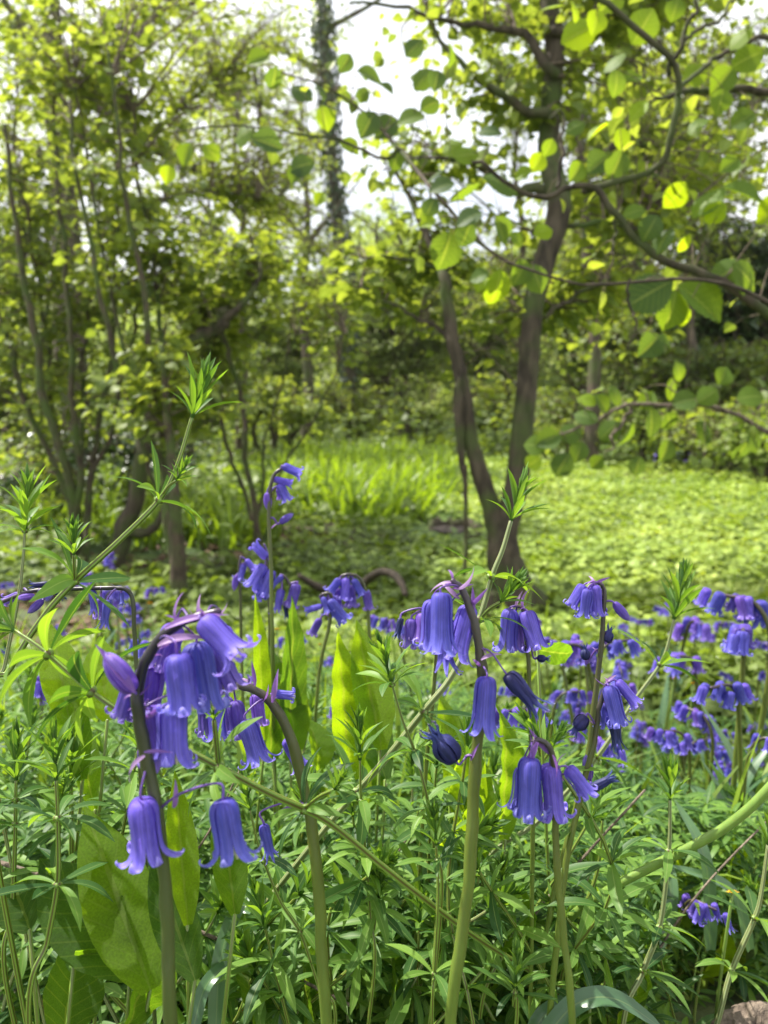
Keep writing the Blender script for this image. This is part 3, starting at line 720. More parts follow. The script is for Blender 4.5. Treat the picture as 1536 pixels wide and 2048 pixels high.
shrub('elder_bush', 'mid green leafy bush behind the right-hand clearing', 1230, 12, [(1230, 680, 12, 140, 80, 90), (1330, 620, 12, 120, 70, 60), (1140, 640, 12, 90, 70, 40)], M['far_leaf'], .085, vr=(0, .7))
shrub('elder_bush', 'shaded low bush on the bank at far right', 1450, 8, [(1450, 740, 8, 150, 60, 90), (1330, 770, 8.4, 110, 40, 50)], M['hazel'], .06, vr=(0, .5))
shrub('hawthorn_bush', 'yellow-green bush filling the gap behind the forked trunk', 960, 14, [(960, 640, 14, 130, 80, 90), (900, 560, 14.5, 120, 50, 50), (1010, 740, 14, 90, 50, 40)], M['far_leaf'], .09, vr=(.1, .9))
shrub('hawthorn_bush', 'olive brown twiggy bush left of the ivy-covered trunk', 560, 11, [(560, 700, 11, 110, 80, 80), (620, 620, 11.5, 120, 60, 60), (490, 640, 11, 90, 60, 40)], M['far_leaf'], .075, vr=(0, .8))
shrub('elder_bush', 'rounded bush between the ivy tree and the fork', 800, 16, [(800, 680, 16, 130, 70, 90), (770, 580, 16, 130, 50, 50)], M['far_leaf'], .10, vr=(.1, .8))
shrub('elder_bush', 'bright leafy bush behind the leftmost hazel stems', 60, 8, [(60, 700, 8, 130, 90, 60), (150, 620, 8, 110, 60, 35), (-20, 820, 8, 110, 60, 35)], M['hazel'], .07, vr=(.2, 1))
shrub('elder_bush', 'shady bush behind the whippy hazel clump', 380, 7, [(390, 780, 7, 100, 70, 70), (330, 720, 7, 100, 60, 46), (450, 720, 7.4, 80, 50, 32)], M['hazel'], .06, vr=(0, .6))
shrub('bramble_bush', 'low tangle of brambles at the dark foot of the left stems', 200, 4.6, [(230, 900, 4.7, 180, 40, 60), (60, 980, 4.5, 130, 40, 40)], M['dark_leaf'], .04, vr=(.2, 1), per=20)
for (px, d, top, wd, lab, lf) in [(1140, 8.5, 830, 100, 'low sunlit shrub at the far edge of the clearing, just right of the fork', 'hazel'), (1290, 8.0, 840, 110, 'low leafy shrub behind the spray of pale hazel leaves', 'herb'), (1430, 7.2, 850, 120, 'rounded low shrub on the right bank below the evergreen', 'hazel'),
                                  (1530, 6.2, 870, 110, 'low shrub cut by the right edge above the clearing', 'herb'), (990, 11, 800, 90, 'small bright shrub seen between the forked stems', 'hazel'), (830, 11, 800, 100, 'pale low shrub behind the bright grass', 'far_leaf'), (690, 12, 805, 90, 'low shrub round the foot of the ivy-clad trunk', 'hazel'), (540, 8, 800, 90, 'low shrub between whippy hazels and bright grass', 'hazel')]:
    shrub('woodland_shrub', lab, px, d, [(px, top, d, wd, 46, 44), (px + 60, top + 25, d - .4, wd * .6, 30, 20)], M[lf], .034 + .0022 * d, per=20, vr=(.3, 1))
# far woodland: one mass of trees closing the view
def far_wood():
    parts = []
    n = 46000
    a = rs.uniform(-.62, .62, n); d = rs.uniform(24, 48, n)
    x = d * a; y = d.copy()
    top = 4.2 + 2.2 * np.sin(a * 9 + 1) + 1.6 * np.sin(a * 23 + 2) + 2.5 * sm((a - .1) / .3) + 1.5 * sm((-.25 - a) / .3)
    z = H(x, y) + top * (d / 34) * rs.rand(n) ** .8
    pos = np.stack([x, y, z], -1) + rs.randn(n, 3) * .3
    k = .55 + .45 * clumpy(x * .3, z * .6, 1.5)
    parts.append(scatter(T_HAZ_FAR, pos, horiz(n, -.3), up_normals(n, .8), .34 * (.6 + .7 * rs.rand(n)), np.clip(.25 + .6 * rs.rand(n) * k, 0, 1)))
    V, Q, C = join(parts)
    o = world_mesh('far_woodland', V, Q, M['far_leaf'], None, C)
    tag(o, 'far mass of leafy woodland closing the view', 'woodland', kind='stuff')
far_wood()

# ------------------------------------------------------------------ overhanging hazel, near right
HZ_HI = [leaf_t([.02, .20, .32, .38, .40, .38, .31, .17, .02], 25, 7, f, b, pleat=.02, serr=.16) for f, b in ((.25, .5), (.05, .9), (.4, .3), (-.15, .6))]
HZ_ME = None
def hazel_meshes():
    out = []
    for t in HZ_HI:
        for v in (0., .25, .5, .75, 1.):
            V, Q, C = t; C = C.copy(); C[:, 0] = v
            out.append(mesh('hazel_leaf', V, Q, M['hazel_near'], C))
    return out
HZ_ME = hazel_meshes()
def overhang(name, label, trunkpos, trunk_h, branches, leaves, extra, mat=B, petiole=.004, group=None):
    bp = np.array([trunkpos[0], trunkpos[1], float(H(*trunkpos))])
    r = empty(name, bp, label, 'tree', group)
    limb(r, [bp - [0, 0, .05], bp + [-.02, 0, .5], bp + [.03, .02, 1.0], bp + [0, .05, trunk_h]], [.05, .04, .035, .02], mat, 'trunk', 10, 24, .04)
    paths = []
    for b in branches:
        pts = [at(x, y, dd) for x, y, _, dd in b]
        paths.append(limb(r, pts, [pxr(q[2], q[3]) for q in b], mat, 'branch', 8, 30, .04, wob=.006))
    A = np.vstack(paths); tw = []
    def one(px, py, s, ang, v, d, pl):
        P = at(px, py, d)
        i = np.argmin(np.linalg.norm(A - P, axis=1)); P = P.copy(); P[1] = .5 * P[1] + .5 * A[i][1]
        a = R(ang); L = s * .94 / F * d
        yd = np.array([math.cos(a), rs.uniform(-.5, .3), math.sin(a)])
        nm = np.array([rs.uniform(-.1, .8), -.75 - rs.rand() * .5 if rs.rand() < pl else rs.uniform(-.4, 0), rs.uniform(.35, 1)])
        base = P - nrm(yd) * L * .5
        k = min(4, max(0, int(v * 4 + .5)))
        m = mat_from(base, yd, nm, L)
        tw.append(tube(spline([A[i], (A[i] + base) / 2 + [0, 0, .01], base], 5), [.0013, .0007], 4, .5, cap=False))
        return HZ_ME[rs.randint(0, 4) * 5 + k], m
    for (px, py, s, ang, v, d) in leaves:
        me, m = one(px, py, s, ang, v, d, .85)
        put('leaf', me, r, m)
    ex = []
    for (x0, x1, y0, y1, n, s0, s1, d0, d1, v0, v1) in extra:
        for _ in range(n):
            # grow along a random branch point inside the window
            px, py, d = rs.uniform(x0, x1), rs.uniform(y0, y1), rs.uniform(d0, d1)
            P = at(px, py, d); i = np.argmin(np.linalg.norm(A - P, axis=1))
            P = A[i] + nrm(P - A[i]) * rs.uniform(.03, .16)
            L = rs.uniform(s0, s1); yd = nrm(P - A[i]) + rs.randn(3) * .5; yd[2] -= .2
            nm = np.array([rs.uniform(-.7, .7), rs.uniform(-.9, .2), 1.])
            V, Q, C = T_HAZF[rs.randint(3)]
            q = scatter((V, Q, C), P[None], yd[None], nm[None], np.array([L]), np.array([rs.uniform(v0, v1)]))
            ex.append(q); tw.append(tube(spline([A[i], (A[i] + P) / 2 + [0, 0, .01], P], 4), [.0014, .0006], 4, .5, cap=False))
    if ex:
        V, Q, C = join(ex); tag(world_mesh('foliage', V, Q, M['hazel'], r, C), kind='stuff')
    V, Q, C = join(tw); world_mesh('twigs', V, Q, M['twig'], r, C)
    return r
D = 1.45
LV = [(1140,100,78,200,1),(1095,30,55,180,1),(1148,32,50,300,.9),(1195,45,66,230,.8),(1175,75,55,260,.9),(1285,55,80,60,.4),(1220,130,55,200,.5),(1232,170,58,280,.3),
(1260,165,45,30,.6),(1275,222,52,220,1),(1200,255,56,210,1),(1235,285,45,280,.8),(1155,245,46,200,.2),(1105,285,40,250,.6),(1232,332,64,250,.3),(1148,348,50,240,.5),
(1190,335,70,220,0),(1075,325,48,240,1),(1050,342,42,200,.8),(935,303,56,180,.8),(905,290,50,200,.7),(872,342,56,200,.1),(885,362,60,190,.1),(925,378,74,190,.2),
(1000,372,86,350,.15),(862,405,48,240,.1),(857,438,40,200,1),(940,428,64,200,.1),(935,465,55,250,.1),(1000,466,66,300,.3),(1036,476,40,330,.8),(1082,465,48,20,1),
(895,500,86,260,.3),(1000,577,84,270,.7),(958,572,42,240,1),(1068,562,66,300,.25),(1040,548,62,250,.2),(960,548,46,190,.15),(1352,395,66,240,1),(1420,392,86,210,.4),
(1480,388,90,340,.45),(1445,418,56,230,.9),(1272,417,52,180,.6),(1312,447,64,240,.1),(1330,472,64,220,.1),(1358,497,42,250,1),(1395,605,120,320,.4),(1302,582,105,205,.1),
(1348,618,90,260,.4),(1286,694,66,225,0),(1332,684,48,340,.3),(1362,640,44,270,1),(1458,540,80,200,.3),(1505,548,92,330,.4),(1520,432,70,220,1),(1490,120,70,200,.4),
(1440,165,66,230,.6),(1390,150,60,200,.8),(1440,205,56,260,.6),(1500,225,60,200,.2),(1490,60,60,210,.7),(1340,30,50,250,.5),(1400,240,50,200,.4),(1460,330,50,210,.5),
(520,130,52,200,.6),(548,152,48,260,.1),(600,168,56,330,.1),(642,185,50,310,.1),(690,122,44,240,.1),(742,155,60,350,.25),(725,176,36,250,.3),(772,182,40,330,.2),
(830,80,52,220,.1),(902,100,50,80,.5),(876,142,50,260,.1),(846,150,56,220,.15),(862,198,50,30,.3),(822,228,66,190,.4),(772,258,64,220,.05),(735,243,64,240,.05),
(700,302,50,330,.9),(652,240,52,290,.7),(600,322,62,190,.1),(590,348,42,240,.2),(487,270,62,190,.5),(532,277,74,350,.05),(356,290,54,240,.6),(410,285,48,320,.8),
(336,350,42,260,1),(640,398,36,240,.9),(985,245,56,160,.1),(790,330,44,240,.3)]
LV = [(a, b, c, e, v, (1.45 if a > 820 else 1.75) + rs.uniform(-.08, .08)) for a, b, c, e, v in LV]  # v paints backlight as leaf tone: high where sun shines through, low elsewhere
BR = [[(1800, 760, 26, 1.5), (1640, 680, 22, 1.48), (1536, 618, 20, D), (1420, 548, 18, D), (1340, 530, 17, D), (1270, 488, 15, D), (1225, 435, 14, D), (1180, 383, 13, D), (1145, 374, 12, D)],
      [(1145, 374, 12, D), (1085, 388, 11, D), (1030, 370, 9, D), (960, 330, 8, D), (900, 318, 6, D + .05), (820, 316, 4, D + .1)],
      [(1170, 378, 15, D), (1240, 350, 13, D), (1320, 322, 13, D - .02), (1342, 260, 13, D - .04), (1352, 190, 13, D - .05), (1342, 146, 13, D - .06), (1262, 62, 12, D - .08), (1175, -10, 11, D - .1), (1120, -80, 9, D - .1)],
      [(1342, 146, 10, D - .06), (1365, 90, 9, D - .08), (1392, 20, 8, D - .1), (1400, -60, 7, D - .1)],
      [(1365, 85, 8, D - .08), (1430, 30, 7, D - .06), (1480, -20, 6, D)],
      [(1352, 190, 9, D - .05), (1440, 125, 9, D), (1536, 85, 10, D), (1650, 60, 12, D)],
      [(1310, 195, 6, D), (1395, 172, 12, D + .1), (1480, 178, 14, D + .1), (1560, 186, 16, D + .1), (1700, 220, 20, D)],
      [(1800, 760, 16, 1.4), (1610, 640, 11, 1.35), (1510, 590, 9, 1.35), (1420, 556, 8, 1.35), (1290, 553, 7, 1.38), (1160, 556, 6, 1.4), (1060, 525, 6, 1.42), (975, 485, 7, 1.45), (900, 410, 8, 1.5), (840, 340, 8, 1.6), (790, 280, 7, 1.7), (720, 215, 5, 1.75), (640, 165, 4, 1.75), (540, 140, 3, 1.75)],
      [(800, 295, 7, 1.68), (770, 322, 6, 1.7), (690, 290, 6, 1.75), (590, 268, 5, 1.75), (480, 256, 4, 1.8), (350, 262, 3, 1.8)],
      [(1115, 375, 8, D), (1130, 300, 8, D), (1120, 250, 6, D), (1100, 238, 4, D)],
      [(1230, 440, 6, D), (1238, 480, 6, D), (1225, 520, 3, D)],
      [(1262, 562, 5, 1.38), (1258, 620, 6, 1.38), (1265, 660, 4, 1.38), (1252, 700, 3, 1.38)]]
overhang('hazel_tree', 'near hazel reaching in from the right with large pleated leaves', (1.15, 1.55), 2.3, BR, LV,
         [(1150, 1560, 10, 330, 34, .032, .05, 1.5, 1.9, .2, 1), (1100, 1560, 350, 660, 30, .03, .05, 1.5, 1.9, .1, 1), (700, 1050, 250, 540, 22, .025, .04, 1.5, 1.8, .1, .9),
          (420, 800, 120, 330, 26, .025, .045, 1.7, 2.0, .1, 1)])
LV2 = []
for (px, py, s, a, v) in [(1100,880,60,200,.3),(1075,890,55,170,.4),(1145,865,55,190,.2),(1160,905,50,250,.2),(1125,930,60,240,.1),(1175,830,56,150,.2),(1205,805,50,120,.3),(1215,860,56,220,.2),
                         (1240,790,50,100,.4),(1250,870,60,250,.2),(1300,845,66,280,.1),(1320,900,50,250,.2),(1290,800,46,60,.5),(1340,780,50,80,.5),(1170,800,44,150,1),(1380,800,60,20,.3),
                         (1400,860,60,320,.2),(1430,790,56,40,.4),(1470,830,60,330,.2),(1500,790,60,20,.4),(1060,925,44,220,.2),(1270,930,44,260,.1),(1190,925,40,230,.2),(1350,845,50,300,.2),
                         (1450,750,50,60,.5),(1520,880,60,300,.2),(1350,745,46,90,.6),(1480,905,50,260,.1)]:
    LV2.append((px, py, s, a, v, 1.9 + rs.uniform(-.1, .1)))
overhang('hazel_sapling', 'low spray of pale hazel leaves on thin grey twigs at right', (1.45, 1.95), .7,
         [[(1850, 980, 14, 2.0), (1660, 915, 12, 1.95), (1536, 868, 10, 1.9), (1450, 828, 8, 1.9), (1350, 822, 8, 1.9), (1262, 818, 8, 1.9), (1190, 842, 6, 1.88), (1125, 868, 4, 1.85)],
          [(1262, 818, 7, 1.9), (1225, 860, 6, 1.9), (1225, 900, 4, 1.9)], [(1450, 828, 5, 1.9), (1400, 800, 4, 1.9), (1330, 770, 3, 1.9)]], LV2,
         [(1080, 1560, 760, 920, 20, .03, .05, 1.85, 2.1, .1, .7)], M['dead_wood'])

# ------------------------------------------------------------------ bluebells
def bell(kind, seed=0):
    g = np.random.RandomState(seed)
    if kind == 'open':
        pr = [(.02, 0), (.13, .01), (.215, .07), (.25, .2), (.245, .42), (.24, .62), (.25, .78), (.30, .89), (.39, .93), (.46, .88), (.455, .80), (.40, .775)]
        hw = [.03, .11, .14, .14, .132, .125, .12, .11, .095, .075, .045, .005]
    elif kind == 'flare':
        pr = [(.02, 0), (.13, .01), (.21, .07), (.25, .2), (.245, .42), (.245, .62), (.265, .77), (.32, .88), (.41, .95), (.50, .95), (.55, .89), (.53, .82)]
        hw = [.03, .11, .14, .14, .132, .128, .125, .12, .105, .085, .05, .005]
    elif kind == 'young':
        pr = [(.02, 0), (.11, .01), (.18, .07), (.205, .2), (.205, .4), (.205, .6), (.22, .75), (.25, .86), (.30, .94), (.36, .97), (.40, .95), (.42, .92)]
        hw = [.03, .10, .12, .125, .125, .12, .12, .10, .08, .06, .04, .005]
    elif kind == 'bud':
        pr = [(.02, 0), (.12, .02), (.20, .12), (.24, .3), (.25, .45), (.24, .6), (.21, .72), (.165, .83), (.12, .9), (.07, .96), (.03, .99), (.01, 1.0)]
        hw = [.03, .11, .13, .145, .15, .145, .12, .09, .07, .045, .02, .005]
    elif kind == 'wilt':
        pr = [(.02, 0), (.11, .01), (.17, .07), (.19, .2), (.18, .4), (.16, .6), (.16, .74), (.19, .84), (.25, .93), (.30, .99), (.36, 1.02), (.40, 1.0)]
        hw = [.03, .10, .12, .12, .115, .10, .085, .06, .045, .03, .015, .004]
    else:  # fruit: swollen ovary with shrivelled tepals at the end
        pr = [(.02, 0), (.14, .02), (.24, .12), (.29, .28), (.29, .45), (.23, .58), (.14, .66), (.11, .74), (.16, .84), (.22, .92), (.25, 1.0), (.22, 1.03)]
        hw = [.03, .11, .14, .155, .155, .13, .08, .06, .05, .035, .02, .004]
    pr = spline([(a, b, 0) for a, b in pr], 26)[:, :2]
    hw = np.interp(np.linspace(0, 1, 26), np.linspace(0, 1, 12), hw)
    parts = []
    rough = {'wilt': .12, 'fruit': .14}.get(kind, .03)
    for k in range(6):
        th = k * math.pi / 3 + g.uniform(-.06, .06); inner = k % 2
        rd = np.array([math.cos(th), 0, math.sin(th)]); tg = np.array([-math.sin(th), 0, math.cos(th)])
        cur = g.uniform(.7, 1.25); tw = g.uniform(-.6, .6); drp = g.uniform(-.06, .08); V = []; C = []
        nv = 7
        for i in range(26):
            t = i / 25; r0, y0 = pr[i]
            if t > .55:
                q = (t - .55) / .45
                r0 = r0 * (1 + (cur - 1) * q); y0 = y0 + g.uniform(-1, 1) * rough * .15 * q + (cur - 1) * .08 * q
            r0 *= (.86 if inner and t > .04 else 1.0)
            Rc = max(r0 if t < .6 else .24, .05)
            for s in np.linspace(-1, 1, nv):
                a = s * hw[i] * (1.0 if t < .1 else 1.0) / Rc
                a = max(-1.2, min(1.2, a))
                rid = .022 * (1 - abs(s)) ** 1.5 * (t > .05) * min(1, (1 - t) * 4)
                if t > .75: rid += .02 * s * s * (t - .75) * 4 * -1
                sh = tw * (t - .6) * .15 if t > .6 else 0
                crk = rough * .12 * math.sin(s * 5 + k * 2 + t * 14)
                P = rd * (r0 + rid + crk - Rc * (1 - math.cos(a))) + tg * (Rc * math.sin(a) + sh)
                P[0] += .05 * math.sin(seed) * t * t; P[2] += .05 * math.cos(seed * 1.7) * t * t
                P[1] = y0 + drp * max(0, t - .7) * 2 + (.03 * (1 - s * s) if i == 25 else 0)
                V.append(P); C.append((.5, t, abs(s)))
        idx = np.arange(26 * nv).reshape(26, nv)
        Q = np.stack([idx[:-1, :-1], idx[:-1, 1:], idx[1:, 1:], idx[1:, :-1]], -1).reshape(-1, 4)
        parts.append((np.array(V), Q, np.array(C)))
    return join(parts)
BELL = {}
for kd, mt in (('open', 'petal'), ('flare', 'petal'), ('young', 'petal'), ('bud', 'petal_violet'), ('wilt', 'petal_dark'), ('fruit', 'petal_dark'), ('violet', 'petal_violet'), ('wiltblue', 'petal')):
    BELL[kd] = []
    for s in range(5):
        V, Q, C = bell({'violet': 'open', 'wiltblue': 'wilt'}.get(kd, kd), s * 11 + len(kd))
        BELL[kd].append(mesh('bell_' + kd, V, Q, M[mt], C))
ANTH = mesh('anther', *(lambda t: (t[0], t[1], M['cream'], t[2]))(join([tube(np.array([[.05 * math.cos(a), .3, .05 * math.sin(a)], [.10 * math.cos(a), .7, .10 * math.sin(a)], [.12 * math.cos(a), .86, .12 * math.sin(a)], [.13 * math.cos(a), .95, .13 * math.sin(a)]]), [.008, .01, .03, .02], 5) for a in np.arange(6) * 1.047])))
BRACT = [mesh('bract', *(lambda t: (t[0], t[1], M['bract'], np.hstack([np.full((len(t[0]), 1), v), t[2][:, 1:]])))(leaf_t([.03, .07, .085, .08, .06, .035, .005], 12, 5, .5, b, twist=tw)))
         for b, tw, v in ((.6, .3, .4), (1.2, -.4, .7), (.3, .2, .2), (2.0, .5, .5))]
def pedicel(parent, p0, p1, axis, r, dmat=None):
    p0 = np.array(p0); p1 = np.array(p1); L = np.linalg.norm(p1 - p0)
    mid = (p0 + p1) / 2 + np.array([0, 0, .28 * L])
    m2 = p1 - nrm(axis) * L * .22
    P = spline([p0, mid * .7 + p0 * .3 + (p1 - p0) * .05, m2, p1 + nrm(axis) * L * .03], 14)
    V, Q, C = tube(P, [r * 1.25, r, r * .9, r * 1.3], 8, .5)
    # vertices go in world space under a flower object: keep its own frame
    o = put('pedicel', mesh('pedicel', V - p0, Q, dmat or M['pedicel'], C), parent, Matrix.Translation(Vector(p0)))
    return o
def bluebell(label, stem, flowers, d, w0, w1, group=None, mat=None, ground=None, bracts=(), n=44, cat='bluebell'):
    """stem: [(px,py)] or (px,py,d) from TIP down; flowers: (ax,ay,  bx,by, tx,ty, kind, depth offset)"""
    pts = [at(p[0], p[1], p[2] if len(p) > 2 else d) for p in stem]
    low = pts[-1]; dirn = nrm(pts[-1] - pts[-2])
    gx = ground
    if gx is None:
        f = (low[2] - float(H(low[0], low[1]))) / max(.25, -dirn[2])
        f = min(f, .5)
        bp = low + np.array([dirn[0] * f * .5, dirn[1] * f * .4 + .01, 0]); bp[2] = float(H(bp[0], bp[1])) - .005
    else:
        bp = np.array(gx)
    r = empty('bluebell', bp, label, cat, group)
    pts = [bp, (low + bp) / 2 + (low - bp) * .05] + pts[::-1]
    P = spline(pts, n)
    w0 *= .82
    wv = np.cumsum(rs.randn(n, 3), 0) * pxr(w0, d) * .10; wv -= np.linspace(0, 1, n)[:, None] * wv[-1]; P = P + wv
    V, Q, C = tube(P, np.interp(np.linspace(0, 1, n), np.linspace(0, 1, 6), [pxr(w0, d)] * 3 + [pxr(w0 * .95, d), pxr((w0 + w1) / 2, d), pxr(w1, d)]) * (1 + .05 * np.sin(np.arange(n) * 1.3) + .03 * rs.randn(n)), 12, .5, bump=.025)
    # colour runs green to purple over the last part of the stem
    world_mesh('stem', V, Q, mat or M['stem'], r, C)
    for fl in flowers:
        ax, ay, bx, by, tx, ty, kind, off = fl
        dd = d + off
        A_ = at(ax, ay, d); i = np.argmin(np.linalg.norm(P - A_, axis=1)); A_ = P[i]
        b = at(bx, by, dd); t = at(tx, ty, dd + rs.uniform(-.003, .003)); L = np.linalg.norm(t - b)
        ax_ = nrm(t - b)
        m = mat_from(b, ax_, nrm(rs.randn(3)), L)
        if kind != 'fruit': m = m @ Matrix.Diagonal((rs.uniform(.76, .92) + .12 * (d < .24), 1, rs.uniform(.76, .92) + .12 * (d < .24), 1))
        fo = put('flower', BELL[kind][rs.randint(5)], r, m)
        if kind in ('wilt', 'fruit'): fo['label'] = 'withered dark flower'
        if kind == 'bud': fo['label'] = 'closed violet bud'
        pedicel(fo, A_, b, ax_, pxr(max(4, w1 * .35), d))
        if kind in ('open', 'flare', 'violet') and d < .5:
            put('anther', ANTH, fo, m)
        if d < .5:
            bl = rs.uniform(.35, .6) * L
            mb = mat_from(A_ + (b - A_) * .25, nrm(np.array([rs.uniform(-1, 1), rs.uniform(-.5, .5), rs.uniform(.1, 1)])), nrm(rs.randn(3)), bl)
            put('bract', BRACT[rs.randint(4)], fo, mb)
    for (x0, y0, x1, y1, k, off) in bracts:
        a = at(x0, y0, d + off); t = at(x1, y1, d + off)
        put('bract', BRACT[k], r, mat_from(a, t - a, np.array([.2, -.5, 1.]), np.linalg.norm(t - a)))
    return r
bluebell('large drooping bluebell nearest the camera, dark thick stem, left', [(440, 1222), (400, 1232), (360, 1248), (320, 1282), (290, 1330), (276, 1390), (284, 1450), (303, 1540), (322, 1640), (334, 1760), (340, 1900), (342, 2060)],
    [(395, 1235, 405, 1238, 482, 1318, 'flare', -.006), (360, 1260, 392, 1285, 418, 1425, 'open', .004), (320, 1290, 356, 1308, 372, 1428, 'open', -.010),
     (276, 1392, 268, 1382, 212, 1308, 'bud', -.004), (280, 1430, 345, 1405, 345, 1532, 'flare', .006), (284, 1460, 300, 1415, 325, 1532, 'violet', .012),
     (300, 1518, 282, 1598, 298, 1722, 'flare', -.004), (326, 1625, 446, 1598, 466, 1722, 'flare', -.004), (400, 1240, 425, 1290, 466, 1390, 'violet', .016),
     (300, 1325, 300, 1330, 290, 1440, 'violet', .02), (380, 1250, 350, 1250, 320, 1340, 'violet', .018), (276, 1400, 262, 1370, 240, 1440, 'violet', .012), (420, 1230, 440, 1250, 440, 1370, 'open', .020)],
    .225, 33, 14, mat=M['stem_dark'], bracts=[(330, 1258, 448, 1204, 0, -.004), (372, 1245, 330, 1225, 2, .0), (316, 1292, 412, 1236, 1, -.008), (268, 1385, 196, 1282, 2, -.008), (290, 1512, 214, 1562, 1, -.008), (288, 1505, 345, 1500, 2, -.01), (312, 1300, 320, 1240, 3, .0)])
bluebell('arching bluebell right of the nearest one, row of hanging bells', [(438, 1388), (460, 1371), (510, 1378), (555, 1420), (590, 1500), (618, 1620), (634, 1740), (642, 1880), (652, 2060)],
    [(440, 1385, 430, 1402, 438, 1484, 'open', -.002), (465, 1373, 470, 1402, 482, 1482, 'violet', .004), (525, 1395, 492, 1440, 518, 1528, 'flare', -.006), (490, 1374, 512, 1388, 522, 1458, 'violet', .010),
     (545, 1402, 548, 1388, 592, 1392, 'open', .004), (580, 1470, 572, 1478, 604, 1535, 'young', .012), (617, 1612, 527, 1650, 542, 1716, 'wiltblue', -.004), (480, 1372, 452, 1395, 456, 1470, 'violet', .014), (450, 1378, 408, 1400, 410, 1470, 'violet', .014)],
    .30, 29, 9, bracts=[(510, 1372, 505, 1322, 2, 0), (505, 1370, 470, 1340, 1, 0), (545, 1405, 556, 1338, 0, -.006), (614, 1608, 545, 1622, 2, -.004)])
bluebell('tall upright bluebell with navy withered bells, right of centre', [(905, 1160), (925, 1186), (944, 1240), (958, 1310), (962, 1380), (955, 1460), (950, 1560), (940, 1700), (922, 1870), (902, 2060)],
    [(918, 1180, 882, 1185, 880, 1310, 'young', -.004), (935, 1215, 940, 1212, 908, 1322, 'young', .004), (925, 1190, 892, 1235, 890, 1342, 'wiltblue', .006), (915, 1172, 868, 1200, 862, 1300, 'open', .010),
     (962, 1335, 974, 1354, 966, 1470, 'young', -.006), (962, 1300, 1014, 1348, 1078, 1424, 'wilt', -.006), (948, 1515, 912, 1520, 858, 1455, 'fruit', -.006)],
    .275, 30, 11, bracts=[(908, 1165, 848, 1162, 1, 0), (905, 1160, 905, 1122, 3, 0), (945, 1230, 948, 1172, 2, 0), (962, 1320, 1005, 1290, 1, -.003), (945, 1512, 925, 1500, 3, -.005)])
bluebell('pale curly-lipped bluebell hanging low at centre right', [(1062, 1488), (1080, 1482), (1100, 1500), (1110, 1545), (1112, 1650), (1118, 1760), (1128, 1880), (1146, 2060)],
    [(1066, 1486, 1060, 1516, 1054, 1640, 'open', -.006), (1098, 1500, 1100, 1528, 1106, 1640, 'open', .002), (1110, 1540, 1136, 1535, 1180, 1592, 'flare', .0), (1070, 1486, 1046, 1535, 1038, 1622, 'flare', .006), (1112, 1560, 1180, 1580, 1232, 1552, 'wilt', .004)],
    .265, 18, 9, bracts=[(1075, 1484, 1040, 1560, 2, -.006), (1105, 1510, 1125, 1560, 0, -.006)])
bluebell('bluebell with paired bells and dark stem, mid right', [(1190, 1164), (1204, 1172), (1208, 1200), (1200, 1300), (1185, 1420), (1172, 1520), (1140, 1650), (1110, 1770), (1090, 1900)],
    [(1195, 1166, 1168, 1170, 1140, 1218, 'open', 0), (1195, 1166, 1176, 1178, 1168, 1234, 'flare', -.004), (1198, 1168, 1188, 1170, 1192, 1232, 'open', -.002), (1206, 1180, 1202, 1190, 1206, 1232, 'young', .002),
     (1207, 1205, 1228, 1205, 1258, 1242, 'bud', 0), (1204, 1275, 1212, 1285, 1222, 1252, 'fruit', 0), (1200, 1300, 1172, 1320, 1168, 1288, 'fruit', .004)], .36, 15, 6)
bluebell('slim bluebell with two long bells and navy one beneath, right', [(1212, 1366), (1206, 1390), (1196, 1430), (1182, 1500), (1160, 1590), (1130, 1720), (1110, 1900)],
    [(1210, 1370, 1218, 1372, 1238, 1456, 'open', -.004), (1210, 1368, 1234, 1362, 1276, 1412, 'young', 0), (1204, 1400, 1226, 1430, 1234, 1500, 'wilt', .004), (1206, 1390, 1206, 1405, 1212, 1456, 'flare', .004), (1190, 1455, 1172, 1432, 1142, 1470, 'fruit', 0), (1180, 1510, 1178, 1560, 1172, 1510, 'bud', .002)],
    .33, 15, 7, bracts=[(1210, 1366, 1235, 1340, 1, 0)])
bluebell('small bluebell with two drooping pairs before the hazel base', [(1032, 1212), (1044, 1218), (1050, 1260), (1056, 1340), (1060, 1460), (1066, 1640)],
    [(1034, 1213, 1020, 1218, 1014, 1302, 'flare', 0), (1036, 1213, 1030, 1236, 1036, 1306, 'violet', .004), (1046, 1220, 1052, 1222, 1076, 1304, 'open', -.002), (1052, 1290, 1074, 1316, 1100, 1318, 'fruit', 0)], .34, 11, 6,
    bracts=[(1034, 1212, 1002, 1222, 1, 0), (1044, 1216, 1070, 1222, 1, 0)])
bluebell('bluebell half hidden left of the tall navy one', [(856, 1218), (870, 1240), (872, 1300), (865, 1400), (850, 1560)],
    [(858, 1220, 846, 1226, 838, 1288, 'violet', 0), (858, 1220, 824, 1238, 818, 1300, 'violet', 0), (858, 1220, 802, 1236, 792, 1276, 'wilt', 0)], .38, 10, 5, bracts=[(850, 1220, 812, 1224, 1, 0)])
bluebell('lone tall bluebell rising above the rest, left of centre', [(562, 938), (549, 950), (540, 985), (539, 1040), (543, 1150), (546, 1300), (548, 1500)],
    [(562, 938, 566, 932, 604, 950, 'flare', 0), (550, 950, 548, 958, 586, 968, 'young', 0), (545, 965, 558, 968, 576, 1004, 'flare', 0), (541, 975, 535, 985, 537, 1022, 'bud', 0), (540, 1045, 560, 1046, 586, 1028, 'bud', 0), (541, 990, 556, 978, 560, 1000, 'violet', .01)], .50, 10, 6, bracts=[(540, 1060, 556, 1040, 0, 0)])
